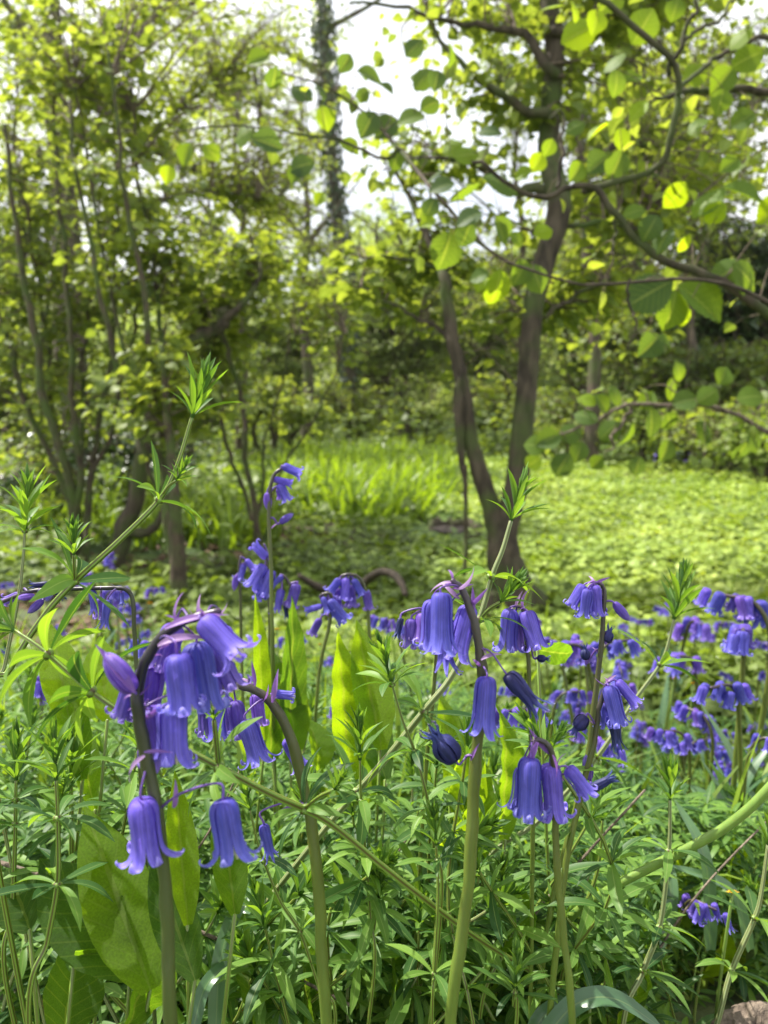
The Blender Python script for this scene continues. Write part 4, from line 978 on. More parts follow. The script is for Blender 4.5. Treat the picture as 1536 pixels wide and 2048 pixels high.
bluebell('bluebell with fluttering blue heads left of the lone tall one', [(528, 1088), (534, 1130), (538, 1200), (540, 1290), (545, 1450)],
    [(528, 1090, 534, 1116, 504, 1086, 'open', 0), (532, 1120, 530, 1130, 500, 1178, 'flare', 0), (535, 1150, 544, 1140, 524, 1196, 'open', 0), (536, 1160, 520, 1150, 520, 1200, 'flare', 0)], .55, 9, 5)
bluebell('thin bluebell stalk at the left end of the centre bunch', [(482, 1112), (478, 1140), (480, 1200), (482, 1300), (486, 1450)],
    [(482, 1115, 492, 1120, 512, 1140, 'open', 0), (480, 1130, 488, 1128, 478, 1160, 'flare', 0), (479, 1160, 474, 1150, 468, 1180, 'bud', 0)], .58, 8, 5)
bluebell('nodding bluebell under the lone tall stalk, faded crumpled head', [(560, 1150), (575, 1160), (582, 1190), (586, 1290), (590, 1450)],
    [(560, 1150, 566, 1152, 542, 1172, 'young', 0), (566, 1152, 562, 1178, 552, 1226, 'wiltblue', 0), (578, 1170, 594, 1168, 580, 1218, 'violet', 0), (582, 1200, 570, 1210, 574, 1238, 'wilt', 0)], .55, 9, 5)
bluebell('full arching bluebell head in front of the fallen branch', [(682, 1152), (702, 1148), (722, 1158), (734, 1190), (738, 1260), (744, 1400)],
    [(684, 1152, 680, 1158, 658, 1186, 'flare', 0), (695, 1150, 692, 1156, 688, 1204, 'open', 0), (705, 1148, 706, 1158, 726, 1192, 'flare', 0), (705, 1148, 698, 1170, 702, 1218, 'violet', .01), (730, 1178, 732, 1182, 738, 1222, 'violet', 0), (690, 1152, 674, 1176, 676, 1220, 'violet', .01)], .58, 9, 5)
bluebell('bluebell with splayed star-like bells just below the arching head', [(640, 1192), (650, 1188), (662, 1196), (660, 1240), (640, 1330), (630, 1450)],
    [(640, 1192, 644, 1212, 608, 1222, 'young', 0), (645, 1190, 646, 1194, 656, 1228, 'flare', 0), (655, 1192, 656, 1200, 694, 1246, 'open', 0), (650, 1190, 660, 1200, 672, 1236, 'flare', .01), (660, 1230, 640, 1238, 622, 1272, 'violet', .01)], .55, 9, 5)
bluebell('bluebell whose stem bends flat with shrivelled hanging heads, left', [(0, 1206), (60, 1184), (130, 1180), (215, 1178), (250, 1180), (266, 1200), (268, 1260), (272, 1340), (276, 1480)],
    [(120, 1180, 112, 1170, 126, 1200, 'fruit', 0), (180, 1179, 184, 1180, 188, 1228, 'wiltblue', 0), (236, 1179, 216, 1200, 208, 1256, 'wiltblue', -.002), (90, 1182, 70, 1192, 34, 1196, 'bud', -.004), (95, 1182, 86, 1200, 56, 1226, 'bud', 0), (246, 1180, 242, 1186, 244, 1210, 'young', 0), (60, 1184, 40, 1190, 6, 1204, 'violet', .01), (150, 1180, 96, 1168, 60, 1172, 'wilt', .01), (205, 1179, 202, 1196, 200, 1240, 'violet', .01)], .34, 11, 8, mat=M['stem_dark'])
# mid-distance drifts: one prototype per look, copied with its parts
def proto_bluebell(k):
    g = np.random.RandomState(50 + k)
    r = empty('bluebell', (0, 0, 0))
    h = .30; lean = g.uniform(-.05, .05)
    P = spline([(0, 0, 0), (lean * .3, 0, h * .5), (lean, 0, h * .85), (lean + .012, 0, h * .97), (lean + .04, 0, h * .985)], 22)
    V, Q, C = tube(P, [.0025, .0022, .0014], 7)
    o = put('stem', mesh('stem', V, Q, M['stem'], C), r)
    for i in range(6 + k % 3):
        t = 1 - .25 * (i / 6) ** 1.2; a = P[min(21, int(t * 21))]
        side = np.array([math.cos(g.uniform(-1, 1) + (i % 2) * 2.6), g.uniform(-.6, .6), 0])
        b = a + side * .010 + [0, 0, .002]; ax = nrm(side * .35 + [0, 0, -1])
        kd = ('open', 'flare', 'violet', 'open', 'violet', 'young', 'wiltblue')[g.randint(7)]
        put('flower', BELL[kd][g.randint(5)], r, mat_from(b, ax, nrm(g.randn(3)), g.uniform(.015, .021)))
    for j in range(3):
        a = g.rand() * 6.28
        t = leaf_t(BLADE, 8, 3, .6, 1.4); V, Q, C = t; C = C.copy(); C[:, 0] = g.rand()
        put('leaf', mesh('strap_leaf', V, Q, M['strap'], C), r, mat_from((0, 0, 0), (math.cos(a) * .5, math.sin(a) * .5, 1), (math.cos(a), math.sin(a), .1), .22))
    return r
PROTOS = [proto_bluebell(k) for k in range(5)]
def place_copy(proto, loc, rz, s, label, group, first):
    m = Matrix.Translation(Vector(loc)) @ Matrix.Rotation(rz, 4, 'Z') @ Matrix.Scale(s, 4)
    if first:
        r = proto
    else:
        r = proto.copy(); col.objects.link(r)
        for ch in list(proto.children):
            c = ch.copy(); col.objects.link(c); c.parent = r
            c.matrix_basis = ch.matrix_basis
    r.matrix_basis = m; W[r.name] = m
    tag(r, label, 'bluebell', group)
used = set()
def drift(spots, label, group):
    for (px, py, d) in spots:
        P = at(px, py, d); k = rs.randint(5)
        z = float(H(P[0], P[1])); h = P[2] - z
        s = min(1.35, max(.6, h / .30))
        if h < .05: continue
        if h > .42: z = P[2] - .40
        z = min(z, P[2] - .3 * s) if h <= .42 else z
        place_copy(PROTOS[k], (P[0], P[1], max(z, P[2] - .3 * s) if h < .42 else float(H(P[0], P[1]))), rs.uniform(0, 6.28), max(s, h / .30 if h < .5 else s), label, group, k not in used)
        used.add(k)
for (px, py, d, lab) in [(1492, 1235, .62, 'tall lilac bluebell spike at the right edge, highest of the drift'), (1528, 1190, .66, 'lilac bluebell cut by the right edge of the picture'), (1512, 1345, .60, 'lilac bluebell below the highest spike at the right edge'),
                         (1418, 1425, .72, 'hunched bluebell cluster left of the low right-edge one'), (1500, 1458, .62, 'big drooping bluebell low at the right edge'), (1396, 1485, .75, 'small pale bluebell standing low in the right greenery'),
                         (1135, 1395, .55, 'blurred lilac bluebell directly behind the mid-right stems'), (1150, 1440, .6, 'lower lilac bluebell behind the mid-right stems'), (1338, 1210, 1.2, 'dark violet bluebell blur at the drift front'),
                         (635, 1385, .7, 'bluebell bud low beside the tall upright dock leaves'), (62, 1375, .6, 'small bluebell between leaves at far left'), (352, 1275, .62, 'pale bluebell peeping behind the nearest flower head'), (1300, 1745, .5, 'tiny bluebell sunk low among the cleavers'), (1455, 1290, .9, 'violet bluebell left of the highest edge spike')]:
    drift([(px, py, d)], lab, 'bluebells in the drift behind')
def drift_spots(n, x0, x1, y0, y1, d0, d1, h0=.20, h1=.33):
    out = []
    for _ in range(20000):
        if len(out) >= n: break
        px = rs.uniform(x0, x1); d = d0 + (d1 - d0) * rs.rand() ** 1.2
        x = d * (px - 768) / F; z = float(H(x, d * .97)) + rs.uniform(h0, h1)
        py = 1024 - F * ((z - .42 + d * math.sin(PITCH)) / (d * math.cos(PITCH)))
        if y0 < py < y1: out.append((px, py, d))
    return out
drift(drift_spots(44, 1130, 1580, 1190, 1560, .68, 2.1, .15, .27), 'blurred violet bluebell in the dense right-hand drift', 'bluebells in the right-hand drift')
drift([(rs.uniform(600, 860), rs.uniform(1240, 1420), rs.uniform(.8, 1.4)) for _ in range(12)], 'blurred bluebell low between dock leaves and the tall navy one', 'bluebells in the centre')
drift([(rs.uniform(-20, 300), rs.uniform(1110, 1290), rs.uniform(1.1, 2.0)) for _ in range(14)], 'blurred bluebell beneath the left hazel stems', 'bluebells under the left hazels')
drift(drift_spots(13, 1000, 1260, 1230, 1460, .6, 1.5), 'blurred bluebell in the gap behind the paired bells', 'bluebells behind the mid-right stems')
# far blue haze of bluebells on the right bank
def far_bluebells():
    n = 260
    x, y, d = fan(n, 7, 12, 1290, 1536)
    pos = np.stack([x, y, H(x, y) + .15 + .1 * rs.rand(n)], -1)
    V, Q, C = scatter(T_ROUND_FAR, pos, horiz(n, -.6), up_normals(n, .8), .022, rs.rand(n))
    o = world_mesh('distant_bluebells', V, Q, M['petal'], None, C)
    tag(o, 'faint blue drift of bluebells on the far right bank', 'bluebells', kind='stuff')
far_bluebells()

# ------------------------------------------------------------------ cleavers (square-stemmed plants with whorled leaves)
def cleaver_leaf(k, v):
    g = np.random.RandomState(k)
    V, Q, C = leaf_t(CLEAV, 13, 5, .35 + .3 * g.rand(), g.uniform(.2, 1.4), twist=g.uniform(-.4, .4), curl=g.uniform(-.1, .3))
    # bristles along the margin
    bv = []; bq = []; bc = []; n = 0
    for i in range(1, 12):
        for e in (0, 4):
            for f in (0., .5):
                a = V[i * 5 + e] * (1 - f) + V[min(12, i + 1) * 5 + e] * f
                o = V[i * 5 + e] - V[i * 5 + 2]; o = o / max(np.linalg.norm(o), 1e-6)
                tip = a + o * .016 + np.array([0, -.008, .004])
                bv += [a + [0, -.003, 0], a + [0, .003, 0], tip + [0, .0006, 0], tip]; bq.append([n, n + 1, n + 2, n + 3]); n += 4; bc += [(.9, .5, .5)] * 4
    V2, Q2, C2 = join([(V, Q, C), (np.array(bv), np.array(bq), np.array(bc))])
    C2[:, 0] = v
    return mesh('cleavers_leaf', V2, Q2, M['cleaver'], C2)
CL = [cleaver_leaf(k, (k % 5) / 4) for k in range(15)]
def tip_mesh(k):
    """terminal bud: nested half-open whorls, length 1"""
    g = np.random.RandomState(90 + k); parts = []
    for (y0, n, sp, L) in ((0, 7, .75, .62), (.18, 7, .45, .60), (.34, 6, .28, .5), (.42, 6, .15, .42), (.46, 5, .5, .18)):
        for i in range(n):
            a = i / n * 6.283 + g.uniform(-.25, .25); s = sp * g.uniform(.75, 1.25)
            t = leaf_t(CLEAV, 7, 3, .5, g.uniform(-.5, .7) if y0 else g.uniform(.1, 1.1))
            y = np.array([math.cos(a) * s, 1., math.sin(a) * s]); nn = np.array([-math.cos(a), s, -math.sin(a)]) * 1.0
            parts.append(scatter(t, np.array([[0, y0, 0]]), y[None], nn[None], np.array([L * g.uniform(.8, 1.15)]), np.array([g.uniform(.2, .95)]), .85))
    parts.append(tube(np.array([[0, 0, 0], [0, .25, 0], [0, .5, 0]]), [.03, .022, .012], 6))
    V, Q, C = join(parts)
    return mesh('shoot_tip', V, Q, M['cleaver'], C)
TIPS = [tip_mesh(k) for k in range(5)]
def whorl_mesh(k):
    g = np.random.RandomState(130 + k); parts = []; n = 6 + k % 3
    for i in range(n):
        a = i / n * 6.283 + g.uniform(-.2, .2); up = g.uniform(-.1, .8)
        t = leaf_t(CLEAV, 7, 3, .4, g.uniform(.2, 1.2))
        y = np.array([math.cos(a), up, math.sin(a)]); nn = np.array([-math.cos(a) * up, 1, -math.sin(a) * up])
        parts.append(scatter(t, np.zeros((1, 3)), y[None], nn[None], np.array([g.uniform(.7, 1.2)]), np.array([g.uniform(0, 1)]), 1.02))
    V, Q, C = join(parts)
    return mesh('leaf_whorl', V, Q, M['cleaver'], C)
WH = [whorl_mesh(k) for k in range(8)]
NODE = mesh('whorl_node', *(lambda t: (t[0], t[1], M['cstem'], t[2]))(tube(np.array([[0, -.6, 0], [0, -.2, 0], [0, .25, 0], [0, .6, 0]]), [.7, 1.15, 1.1, .7], 8, ridge=.1)))
def cleavers(label, stem, d, w, whorls, tip=70, pale=False, lsize=80, group=None, side=(), foot=True):
    """stem [(px,py[,d])] from top down; whorls: (px,py,n,leaf px[,openness])"""
    pts = [at(p[0], p[1], p[2] if len(p) > 2 else d) for p in stem]
    low = pts[-1]
    bp = np.array([low[0] + rs.uniform(-.02, .02), low[1] + .02, 0]); bp[2] = float(H(bp[0], bp[1]))
    r = empty('cleavers', bp, label, 'wild plant', group)
    if low[2] > bp[2] + .02: pts = pts + [bp]
    P = spline(pts[::-1], 60)
    V, Q, C = tube(P, [pxr(w * .62, d), pxr(w * .72, d), pxr(w * .42, d)], 16, .5, ridge=.22)
    world_mesh('stem', V, Q, M['cstem_pale' if pale else 'cstem'], r, C)
    def axis_at(p):
        i = int(np.argmin(np.linalg.norm(P - p, axis=1))); a = nrm(P[min(59, i + 1)] - P[max(0, i - 1)]); return i, a
    if tip:
        t = P[-1]; a = nrm(P[-1] - P[-4])
        put('shoot_tip', TIPS[rs.randint(5)], r, mat_from(t, a, nrm(rs.randn(3)), tip * 1.45 / F * d))
    for wh in whorls:
        px, py, n, L = wh[:4]; op = wh[4] if len(wh) > 4 else .45
        i, a = axis_at(at(px, py, d)); c = P[i]; dd = (c - CAM) @ FW
        q = nrm(np.cross(a, [0.1, .9, .2])); q2 = np.cross(a, q)
        rr = pxr(w, d)
        no = put('leaf_whorl', NODE, r, mat_from(c, a, q, rr * 1.15))
        ph = rs.rand() * 6.28
        for j in range(n):
            th = ph + j / n * 6.283 + rs.uniform(-.15, .15)
            out = q * math.cos(th) + q2 * math.sin(th)
            y = out + a * op * rs.uniform(.3, 1.5)
            nn = a - out * op
            put('leaf', CL[rs.randint(15)], no, mat_from(c + out * rr * .8, y, nn, L * rs.uniform(.95, 1.4) / F * dd))
    for (px, py, tx, ty, L) in side:
        i, a = axis_at(at(px, py, d)); c = P[i]; e = at(tx, ty, d - .003)
        so = world_mesh('side_shoot', *(lambda t: (t[0], t[1], M['cstem'], r, t[2]))(tube(spline([c, (c + e) / 2 + [0, 0, .001], e], 8), [pxr(w * .5, d), pxr(w * .4, d)], 8, ridge=.2)))
        put('shoot_tip', TIPS[rs.randint(5)], so, mat_from(e, nrm(e - c) + [0, 0, .4], nrm(rs.randn(3)), L * 1.4 / F * d))
    return r
cleavers('tall cleavers leaning right, topmost tuft above all plants, left', [(384, 835), (355, 930), (320, 998), (240, 1080), (155, 1158), (90, 1230), (20, 1340), (-40, 1500)], .30, 15,
         [(320, 998, 7, 105, .7), (152, 1160, 7, 120, .5)], 105, side=[(322, 995, 352, 962, 50), (152, 1158, 148, 1110, 70)])
cleavers('slim upright cleavers tuft at the left edge', [(50, 1058), (46, 1120), (36, 1200), (10, 1330), (-20, 1500)], .34, 9, [(48, 1062, 6, 70, .9)], 105, pale=True)
cleavers('thick ridged cleavers stem running diagonally down to the right', [(30, 1262, .27), (88, 1302, .265), (185, 1385, .26), (270, 1442, .26), (350, 1488, .26), (430, 1530, .262), (545, 1590, .27), (650, 1640, .28), (760, 1728, .29), (845, 1795, .30), (960, 1880, .33), (1090, 1960, .37), (1220, 2040, .42)], .262, 20,
         [(88, 1302, 7, 130, .6), (182, 1384, 8, 125, .6), (430, 1530, 8, 110, .5), (660, 1645, 7, 100, .5)], 120, side=[(430, 1530, 428, 1440, 60), (660, 1648, 668, 1580, 60)])
cleavers('pale cleavers stem crossing up right to a tuft before the forked hazel', [(1022, 1042, .33), (1005, 1100, .33), (985, 1150, .33), (958, 1240, .33), (905, 1350, .33), (850, 1420, .33), (770, 1520, .34), (690, 1610, .35), (600, 1720, .36), (500, 1850, .38), (400, 2000, .40)], .33, 17,
         [(988, 1150, 7, 90, .7), (962, 1232, 6, 80, .6), (850, 1420, 7, 90, .6), (690, 1612, 7, 100)], 95, pale=True, side=[(962, 1232, 1000, 1205, 70)])
cleavers('cleavers tuft beside the tall upright dock leaves', [(782, 1362, .31), (805, 1440, .31), (828, 1500, .31), (855, 1600, .31), (868, 1700, .315), (880, 1850, .32)], .31, 11, [(786, 1368, 6, 75, .8), (828, 1500, 7, 90, .5), (868, 1618, 6, 70, .2)], 85)
cleavers('pale blurred cleavers reaching up right towards the drift', [(1348, 1238, .45), (1325, 1320, .45), (1270, 1400, .45), (1190, 1520, .45), (1080, 1640, .45), (960, 1760, .45)], .45, 12, [(1322, 1328, 6, 90, .8), (1190, 1520, 6, 80)], 100, pale=True)
cleavers('straight cleavers with open whorls low at right of centre', [(1340, 1600, .36), (1338, 1700, .36), (1320, 1850, .36), (1285, 1945, .36), (1245, 2060, .36)], .36, 13, [(1338, 1700, 7, 90), (1322, 1850, 6, 90), (1285, 1945, 7, 80)], 75, pale=True)
cleavers('cleavers in the bottom-right corner beside the log', [(1536, 1690, .40), (1522, 1790, .40), (1508, 1840, .40), (1462, 1945, .40), (1430, 2060, .40)], .40, 12, [(1508, 1838, 6, 90), (1462, 1945, 7, 75)], 70, pale=True)
cleavers('cleavers with reddish stem at the bottom-left corner', [(112, 1560, .30), (116, 1660, .30), (115, 1765, .30), (95, 1880, .30), (58, 2060, .30)], .30, 15, [(113, 1640, 7, 95), (115, 1765, 7, 110, .3)], 110)
cleavers('cleavers just right of the reddish one, bottom left', [(143, 1565, .36), (146, 1680, .36), (145, 1800, .36), (140, 1980, .36)], .36, 12, [(146, 1750, 7, 95)], 100)
cleavers('cleavers between the nearest stem and left edge, low', [(32, 1560, .34), (30, 1680, .34), (25, 1820, .34), (15, 1980, .34)], .34, 12, [(30, 1600, 7, 85), (30, 1650, 7, 100)], 100)
cleavers('short cleavers rosette at the bottom centre right', [(1030, 1975, .30), (1028, 2010, .30), (1032, 2060, .30)], .30, 11, [(1029, 1985, 7, 70, .8)], 80)
cleavers('slender cleavers in front of the dock leaves, bottom centre', [(872, 1690, .30), (876, 1780, .30), (872, 1870, .30), (868, 1950, .30), (864, 2060, .30)], .30, 10, [(876, 1720, 6, 70, .8), (870, 1945, 6, 95, .8)], 75)
cleavers('thin cleavers stem slanting behind the arching bluebell', [(500, 1620, .33), (520, 1700, .33), (560, 1800, .33), (602, 1868, .33), (640, 1980, .33), (670, 2060, .33)], .33, 10, [(602, 1868, 7, 90), (530, 1720, 6, 70)], 70)
cleavers('cleavers left of the tall navy bluebell with broad whorls', [(720, 1520, .34), (722, 1600, .34), (730, 1700, .34), (740, 1830, .34), (745, 1980, .34)], .34, 10, [(722, 1600, 7, 80), (730, 1700, 6, 90)], 90)
cleavers('cleavers behind the curly-lipped bluebell', [(1205, 1640, .40), (1195, 1740, .40), (1160, 1850, .40), (1150, 1980, .40)], .40, 11, [(1195, 1700, 7, 80), (1165, 1840, 7, 90)], 80)
cleavers('cleavers leaning left below the curly-lipped bluebell', [(1180, 1640, .38), (1090, 1790, .38), (1010, 1900, .38), (960, 2040, .38)], .38, 12, [(1075, 1728, 7, 80), (1010, 1880, 7, 80)], 70)
# fill of younger cleavers, each a plant with its own parts
def young_ok(px, d):
    return not ((px > 1300 and d < .5) or (px < 420 and d < .42 and rs.rand() < .6))
def young(px, topy, d, k, label, group):
    t = at(px, topy, d); bx = t[0] + rs.uniform(-.10, .10); by = t[1] + rs.uniform(-.03, .07)
    bp = np.array([bx, by, float(H(bx, by))])
    r = empty('cleavers', bp, label, 'wild plant', group)
    P = spline([bp - [0, 0, .005], bp * .6 + t * .4 + rs.randn(3) * .014, t * .75 + bp * .25 + rs.randn(3) * .008, t], 18)
    V, Q, C = tube(P, [.0010, .0009, .0006], 8, .5, ridge=.2, cap=False)
    world_mesh('stem', V, Q, M['cstem' if rs.rand() < .7 else 'cstem_pale'], r, C)
    s = rs.uniform(.017, .027)
    put('shoot_tip', TIPS[rs.randint(5)], r, mat_from(t, P[-1] - P[-3], nrm(rs.randn(3)), s * 1.25))
    L = np.linalg.norm(t - bp); n = int(L / .028)
    for i in range(n):
        f = (i + .6) / max(n, 1); c = P[int(f * 17)]
        put('leaf_whorl', WH[rs.randint(8)], r, mat_from(c, P[min(17, int(f * 17) + 1)] - c + [0, 0, 1e-4], nrm(rs.randn(3)), s * rs.uniform(.8, 1.25)))
zone = [('bottom-left corner', 0, 380), ('bottom centre', 380, 760), ('bottom centre right', 760, 1150), ('bottom-right corner', 1150, 1540)]
for i in range(165):
    px = rs.uniform(-30, 1570); d = .33 + .55 * rs.rand() ** 1.3
    lo = 1500 if d < .5 else 1420
    top = rs.uniform(lo, 1960) - (rs.uniform(40, 190) if px < 300 else 0)
    if px > 1130: top = max(top, rs.uniform(1600, 1980)); d = min(d, .62)
    z = [q[0] for q in zone if px < q[2]] or ['bottom-right corner']
    if not young_ok(px, d): continue
    young(px, top, d, i, 'young green cleavers in the thicket, ' + z[0] + (', further back' if d > .55 else ''), 'young cleavers in the ' + z[0])
# low leafy mass under them
def under():
    parts = []; n = 9500
    px = rs.uniform(-120, 1660, n); d = .36 + 1.0 * rs.rand(n) ** 1.2
    k = ~((px > 1330) & (d < .5)) & ~((px < 400) & (d < .42)); px, d = px[k], d[k]; n = len(px)
    x = d * (px - 768) / F; y = d * .98
    z = H(x, y) + rs.rand(n) * .15
    pos = np.stack([x, y, z], -1); a0 = rs.rand(n) * 6.28
    for j in range(6):
        a = a0 + j * 1.047 + rs.randn(n) * .15
        yd = np.stack([np.cos(a), np.sin(a), rs.uniform(-.1, .8, n)], -1)
        nn = np.stack([-np.cos(a) * .4, -np.sin(a) * .4, np.ones(n)], -1) + rs.randn(n, 3) * .15
        t = leaf_t(CLEAV, 6, 3, .3, .2 + .2 * j)
        parts.append(scatter(t, pos, yd, nn, .018 * rs.uniform(.6, 1.45, n), rs.rand(n), 1.1))
    V, Q, C = join(parts)
    o = world_mesh('undergrowth', V, Q, M['cleaver'], None, C)
    tag(o, 'dense low green cleavers leaves under the flower stalks', 'undergrowth', kind='stuff')
under()

# ------------------------------------------------------------------ dock, strap leaves, stalk, log, yellow flowers
def broad(parent, base, tip, wpx, d, v=.5, bend=.4, dd=0.0, face=-.8, wave=.02, name='leaf', prof=None, mat=None):
    a = at(base[0], base[1], d); t = at(tip[0], tip[1], d + dd); L = np.linalg.norm(t - a)
    wd = wpx / 2 / F * d / L
    pr = prof or [.25, .6, .85, .97, 1, .95, .82, .6, .3, .03]
    V, Q, C = leaf_t([p * wd for p in pr], 28, 9, rs.uniform(.25, .55), bend, wave=wave * wd * 2, serr=.0, twist=rs.uniform(-.2, .2))
    V[:, 2] += wd * .10 * np.sin(V[:, 1] * 31 + V[:, 0] * 24 + rs.rand() * 6) * np.cos(V[:, 0] / wd * 4) * .7 + wd * .15 * np.sin(V[:, 1] * rs.uniform(3, 6) + rs.rand() * 6)
    C[:, 0] = v
    return put(name, mesh(name, V, Q, mat or M['dock'], C), parent, mat_from(a, t - a, np.array([rs.uniform(.3, .8), face * .8, rs.uniform(-.35, .1)]), L))
def dock(label, px, d, leaves):
    bp = gpt(px, d); r = empty('dock_plant', bp, label, 'wild plant', 'broad-leaved docks')
    for (b, t, wd, v, bend, face) in leaves:
        broad(r, b, t, wd, d + rs.uniform(-.01, .02), v, bend, .02, face)
        a = at(b[0], b[1], d + .005)
        if a[2] > bp[2] + .02:
            V, Q, C = tube(spline([bp, (bp + a) / 2 + rs.randn(3) * .005, a], 8), [.0011, .0009], 7)
            world_mesh('leaf_stalk', V, Q, M['cstem'], r, C)
dock('tall bright yellow-green dock leaves standing upright at centre', 720, .42, [((705, 1560), (682, 1262), 100, 1, .15, -1.4), ((760, 1500), (722, 1232), 84, .9, .25, -1.2), ((770, 1560), (712, 1320), 80, .3, .3, -1), ((740, 1620), (765, 1400), 70, .3, .3, -.8)])
dock('upright dock leaves behind the arching bluebell', 560, .48, [((530, 1480), (515, 1185), 40, .9, .1, -1), ((545, 1520), (530, 1260), 90, .4, .2, -1), ((580, 1520), (590, 1190), 70, .3, .1, -1), ((600, 1500), (560, 1330), 70, .8, .3, -1), ((640, 1540), (620, 1420), 70, .7, .3, -1)])
dock('narrow glowing dock leaves between bent bluebell and nearest stem', 160, .36, [((140, 1450), (102, 1240), 80, 1, .2, -1.2), ((215, 1440), (196, 1262), 84, 1, .3, -1.2), ((165, 1560), (115, 1300), 66, .5, .2, -1), ((190, 1620), (140, 1380), 60, .6, .2, -1)])
dock('broad crinkled dock leaves with holes at the bottom left', 150, .31, [((260, 1950), (60, 1690), 150, .2, .5, -.9), ((300, 1980), (170, 1590), 150, .8, .5, -.9), ((260, 2060), (350, 1800), 130, .4, .4, -.6), ((120, 2080), (180, 1850), 130, .2, .4, -.6), ((60, 1860), (0, 1720), 100, .15, .5, -.7), ((150, 1905), (330, 1870), 50, .5, .3, -.2)])
dock('long dock leaf glowing directly behind the thick near stem', 370, .30, [((375, 1850), (352, 1540), 66, .9, .1, -1), ((470, 1830), (440, 1600), 70, .6, .2, -1), ((390, 1960), (300, 1700), 90, .3, .3, -.8)])
dock('wide pale dock leaves behind the tall navy bluebell', 930, .40, [((960, 1720), (900, 1370), 130, .8, .3, -1), ((1010, 1680), (1030, 1400), 110, .7, .4, -1), ((880, 1700), (1000, 1520), 80, .9, .3, -.7), ((900, 1600), (920, 1480), 90, .9, .2, -1)])
dock('low dock leaves catching sun at the right', 1380, .55, [((1300, 1850), (1400, 1700), 100, .9, .5, -.6), ((1450, 1800), (1500, 1640), 90, .8, .5, -.6), ((1100, 1850), (1150, 1740), 110, .6, .6, -.3), ((1400, 1960), (1480, 1850), 110, .7, .6, -.3)])
dock('dock leaves at the bottom centre below the arching stem', 560, .36, [((600, 2060), (640, 1820), 110, .3, .4, -.6), ((520, 2060), (470, 1860), 120, .2, .5, -.6), ((760, 2060), (830, 1880), 120, .2, .5, -.5), ((1000, 1900), (1080, 1790), 100, .5, .5, -.4)])
dock('rounded leaf poking out behind the paired-bell bluebell', 1120, .40, [((1075, 1300), (1170, 1316), 50, .3, .5, -.1)])
dock('dock leaves tucked under the curly-lipped bluebell', 1180, .38, [((1180, 1990), (1110, 1850), 100, .5, .5, -.5), ((1230, 2060), (1330, 1930), 110, .3, .6, -.4), ((960, 1990), (1060, 1900), 90, .2, .7, -.3)])
dock('pale broad leaf catching light under the arching stalk', 1400, .60, [((1340, 1780), (1420, 1690), 90, 1, .6, -.4), ((1500, 1740), (1440, 1650), 80, .9, .6, -.4), ((1250, 1760), (1180, 1690), 80, .8, .7, -.4)])
for i, (pts, w_, lab) in enumerate([([(0, 1725), (240, 1800), (460, 1890), (700, 2010)], 9, 'dry pale stalk lying across the bottom left'), ([(1015, 1900), (1100, 1790), (1180, 1700), (1290, 1580)], 7, 'dry pale stalk leaning right behind the curly-lipped bells'),
                                  ([(240, 1960), (330, 1800), (420, 1660), (480, 1540)], 6, 'thin dry stalk between nearest and arching bluebell'), ([(1240, 2050), (1330, 1880), (1420, 1760), (1536, 1640)], 6, 'thin brown stalk rising to the right edge'),
                                  ([(560, 2050), (700, 1850), (800, 1700), (880, 1560)], 6, 'thin reddish stalk slanting behind the tall navy bluebell')]):
    P = spline([at(x, y, .37 + .02 * i) for x, y in pts], 30)
    V, Q, C = tube(P, [pxr(w_, .38), pxr(w_ * .7, .38)], 8, .5, bump=.04)
    tag(world_mesh('dry_stalk', V, Q, M['dead_wood'], None, C), lab, 'dry stalk', 'dry stalks in the thicket')
def straps(label, px, d, arcs):
    bp = gpt(px, d); r = empty('bluebell_leaves', bp, label, 'wild plant')
    for (pts, wd, v) in arcs:
        P = spline([at(*p) for p in pts], 24); T = nrm(np.gradient(P, axis=0)); X = nrm(np.cross(T, [0, -.5, .9]))
        Nn = np.cross(X, T)
        hw = pxr(wd, d) * np.interp(np.linspace(0, 1, 24), [0, .1, .6, .9, 1], [.7, 1, .9, .5, .05])
        V = np.stack([P + X * (s * hw)[:, None] + Nn * (abs(s) * hw * .35)[:, None] for s in (-1, -.5, 0, .5, 1)], 1).reshape(-1, 3)
        idx = np.arange(24 * 5).reshape(24, 5); Q = np.stack([idx[:-1, :-1], idx[:-1, 1:], idx[1:, 1:], idx[1:, :-1]], -1).reshape(-1, 4)
        C = np.array([(v, i / 23, abs(s)) for i in range(24) for s in (-1, -.5, 0, .5, 1)])
        world_mesh('leaf', V, Q, M['strap'], r, C)
straps('glossy blue-green strap leaf arching along the bottom edge', 1000, .34, [([(1080, 2090, .33), (1150, 2010, .33), (1230, 1998, .33), (1330, 2060, .33)], 40, .2), ([(1060, 2100, .34), (1090, 2030, .34), (1190, 1990, .35), (1270, 2000, .36)], 36, .4)])
straps('strap leaves folded under the nearest bluebell', 440, .34, [([(430, 2080, .34), (445, 1900, .35), (500, 1780, .37), (560, 1760, .40)], 34, .8), ([(380, 2080, .33), (420, 1960, .34), (520, 1900, .36)], 30, .3), ([(560, 2080, .36), (540, 1900, .38), (430, 1760, .42)], 26, .5)])
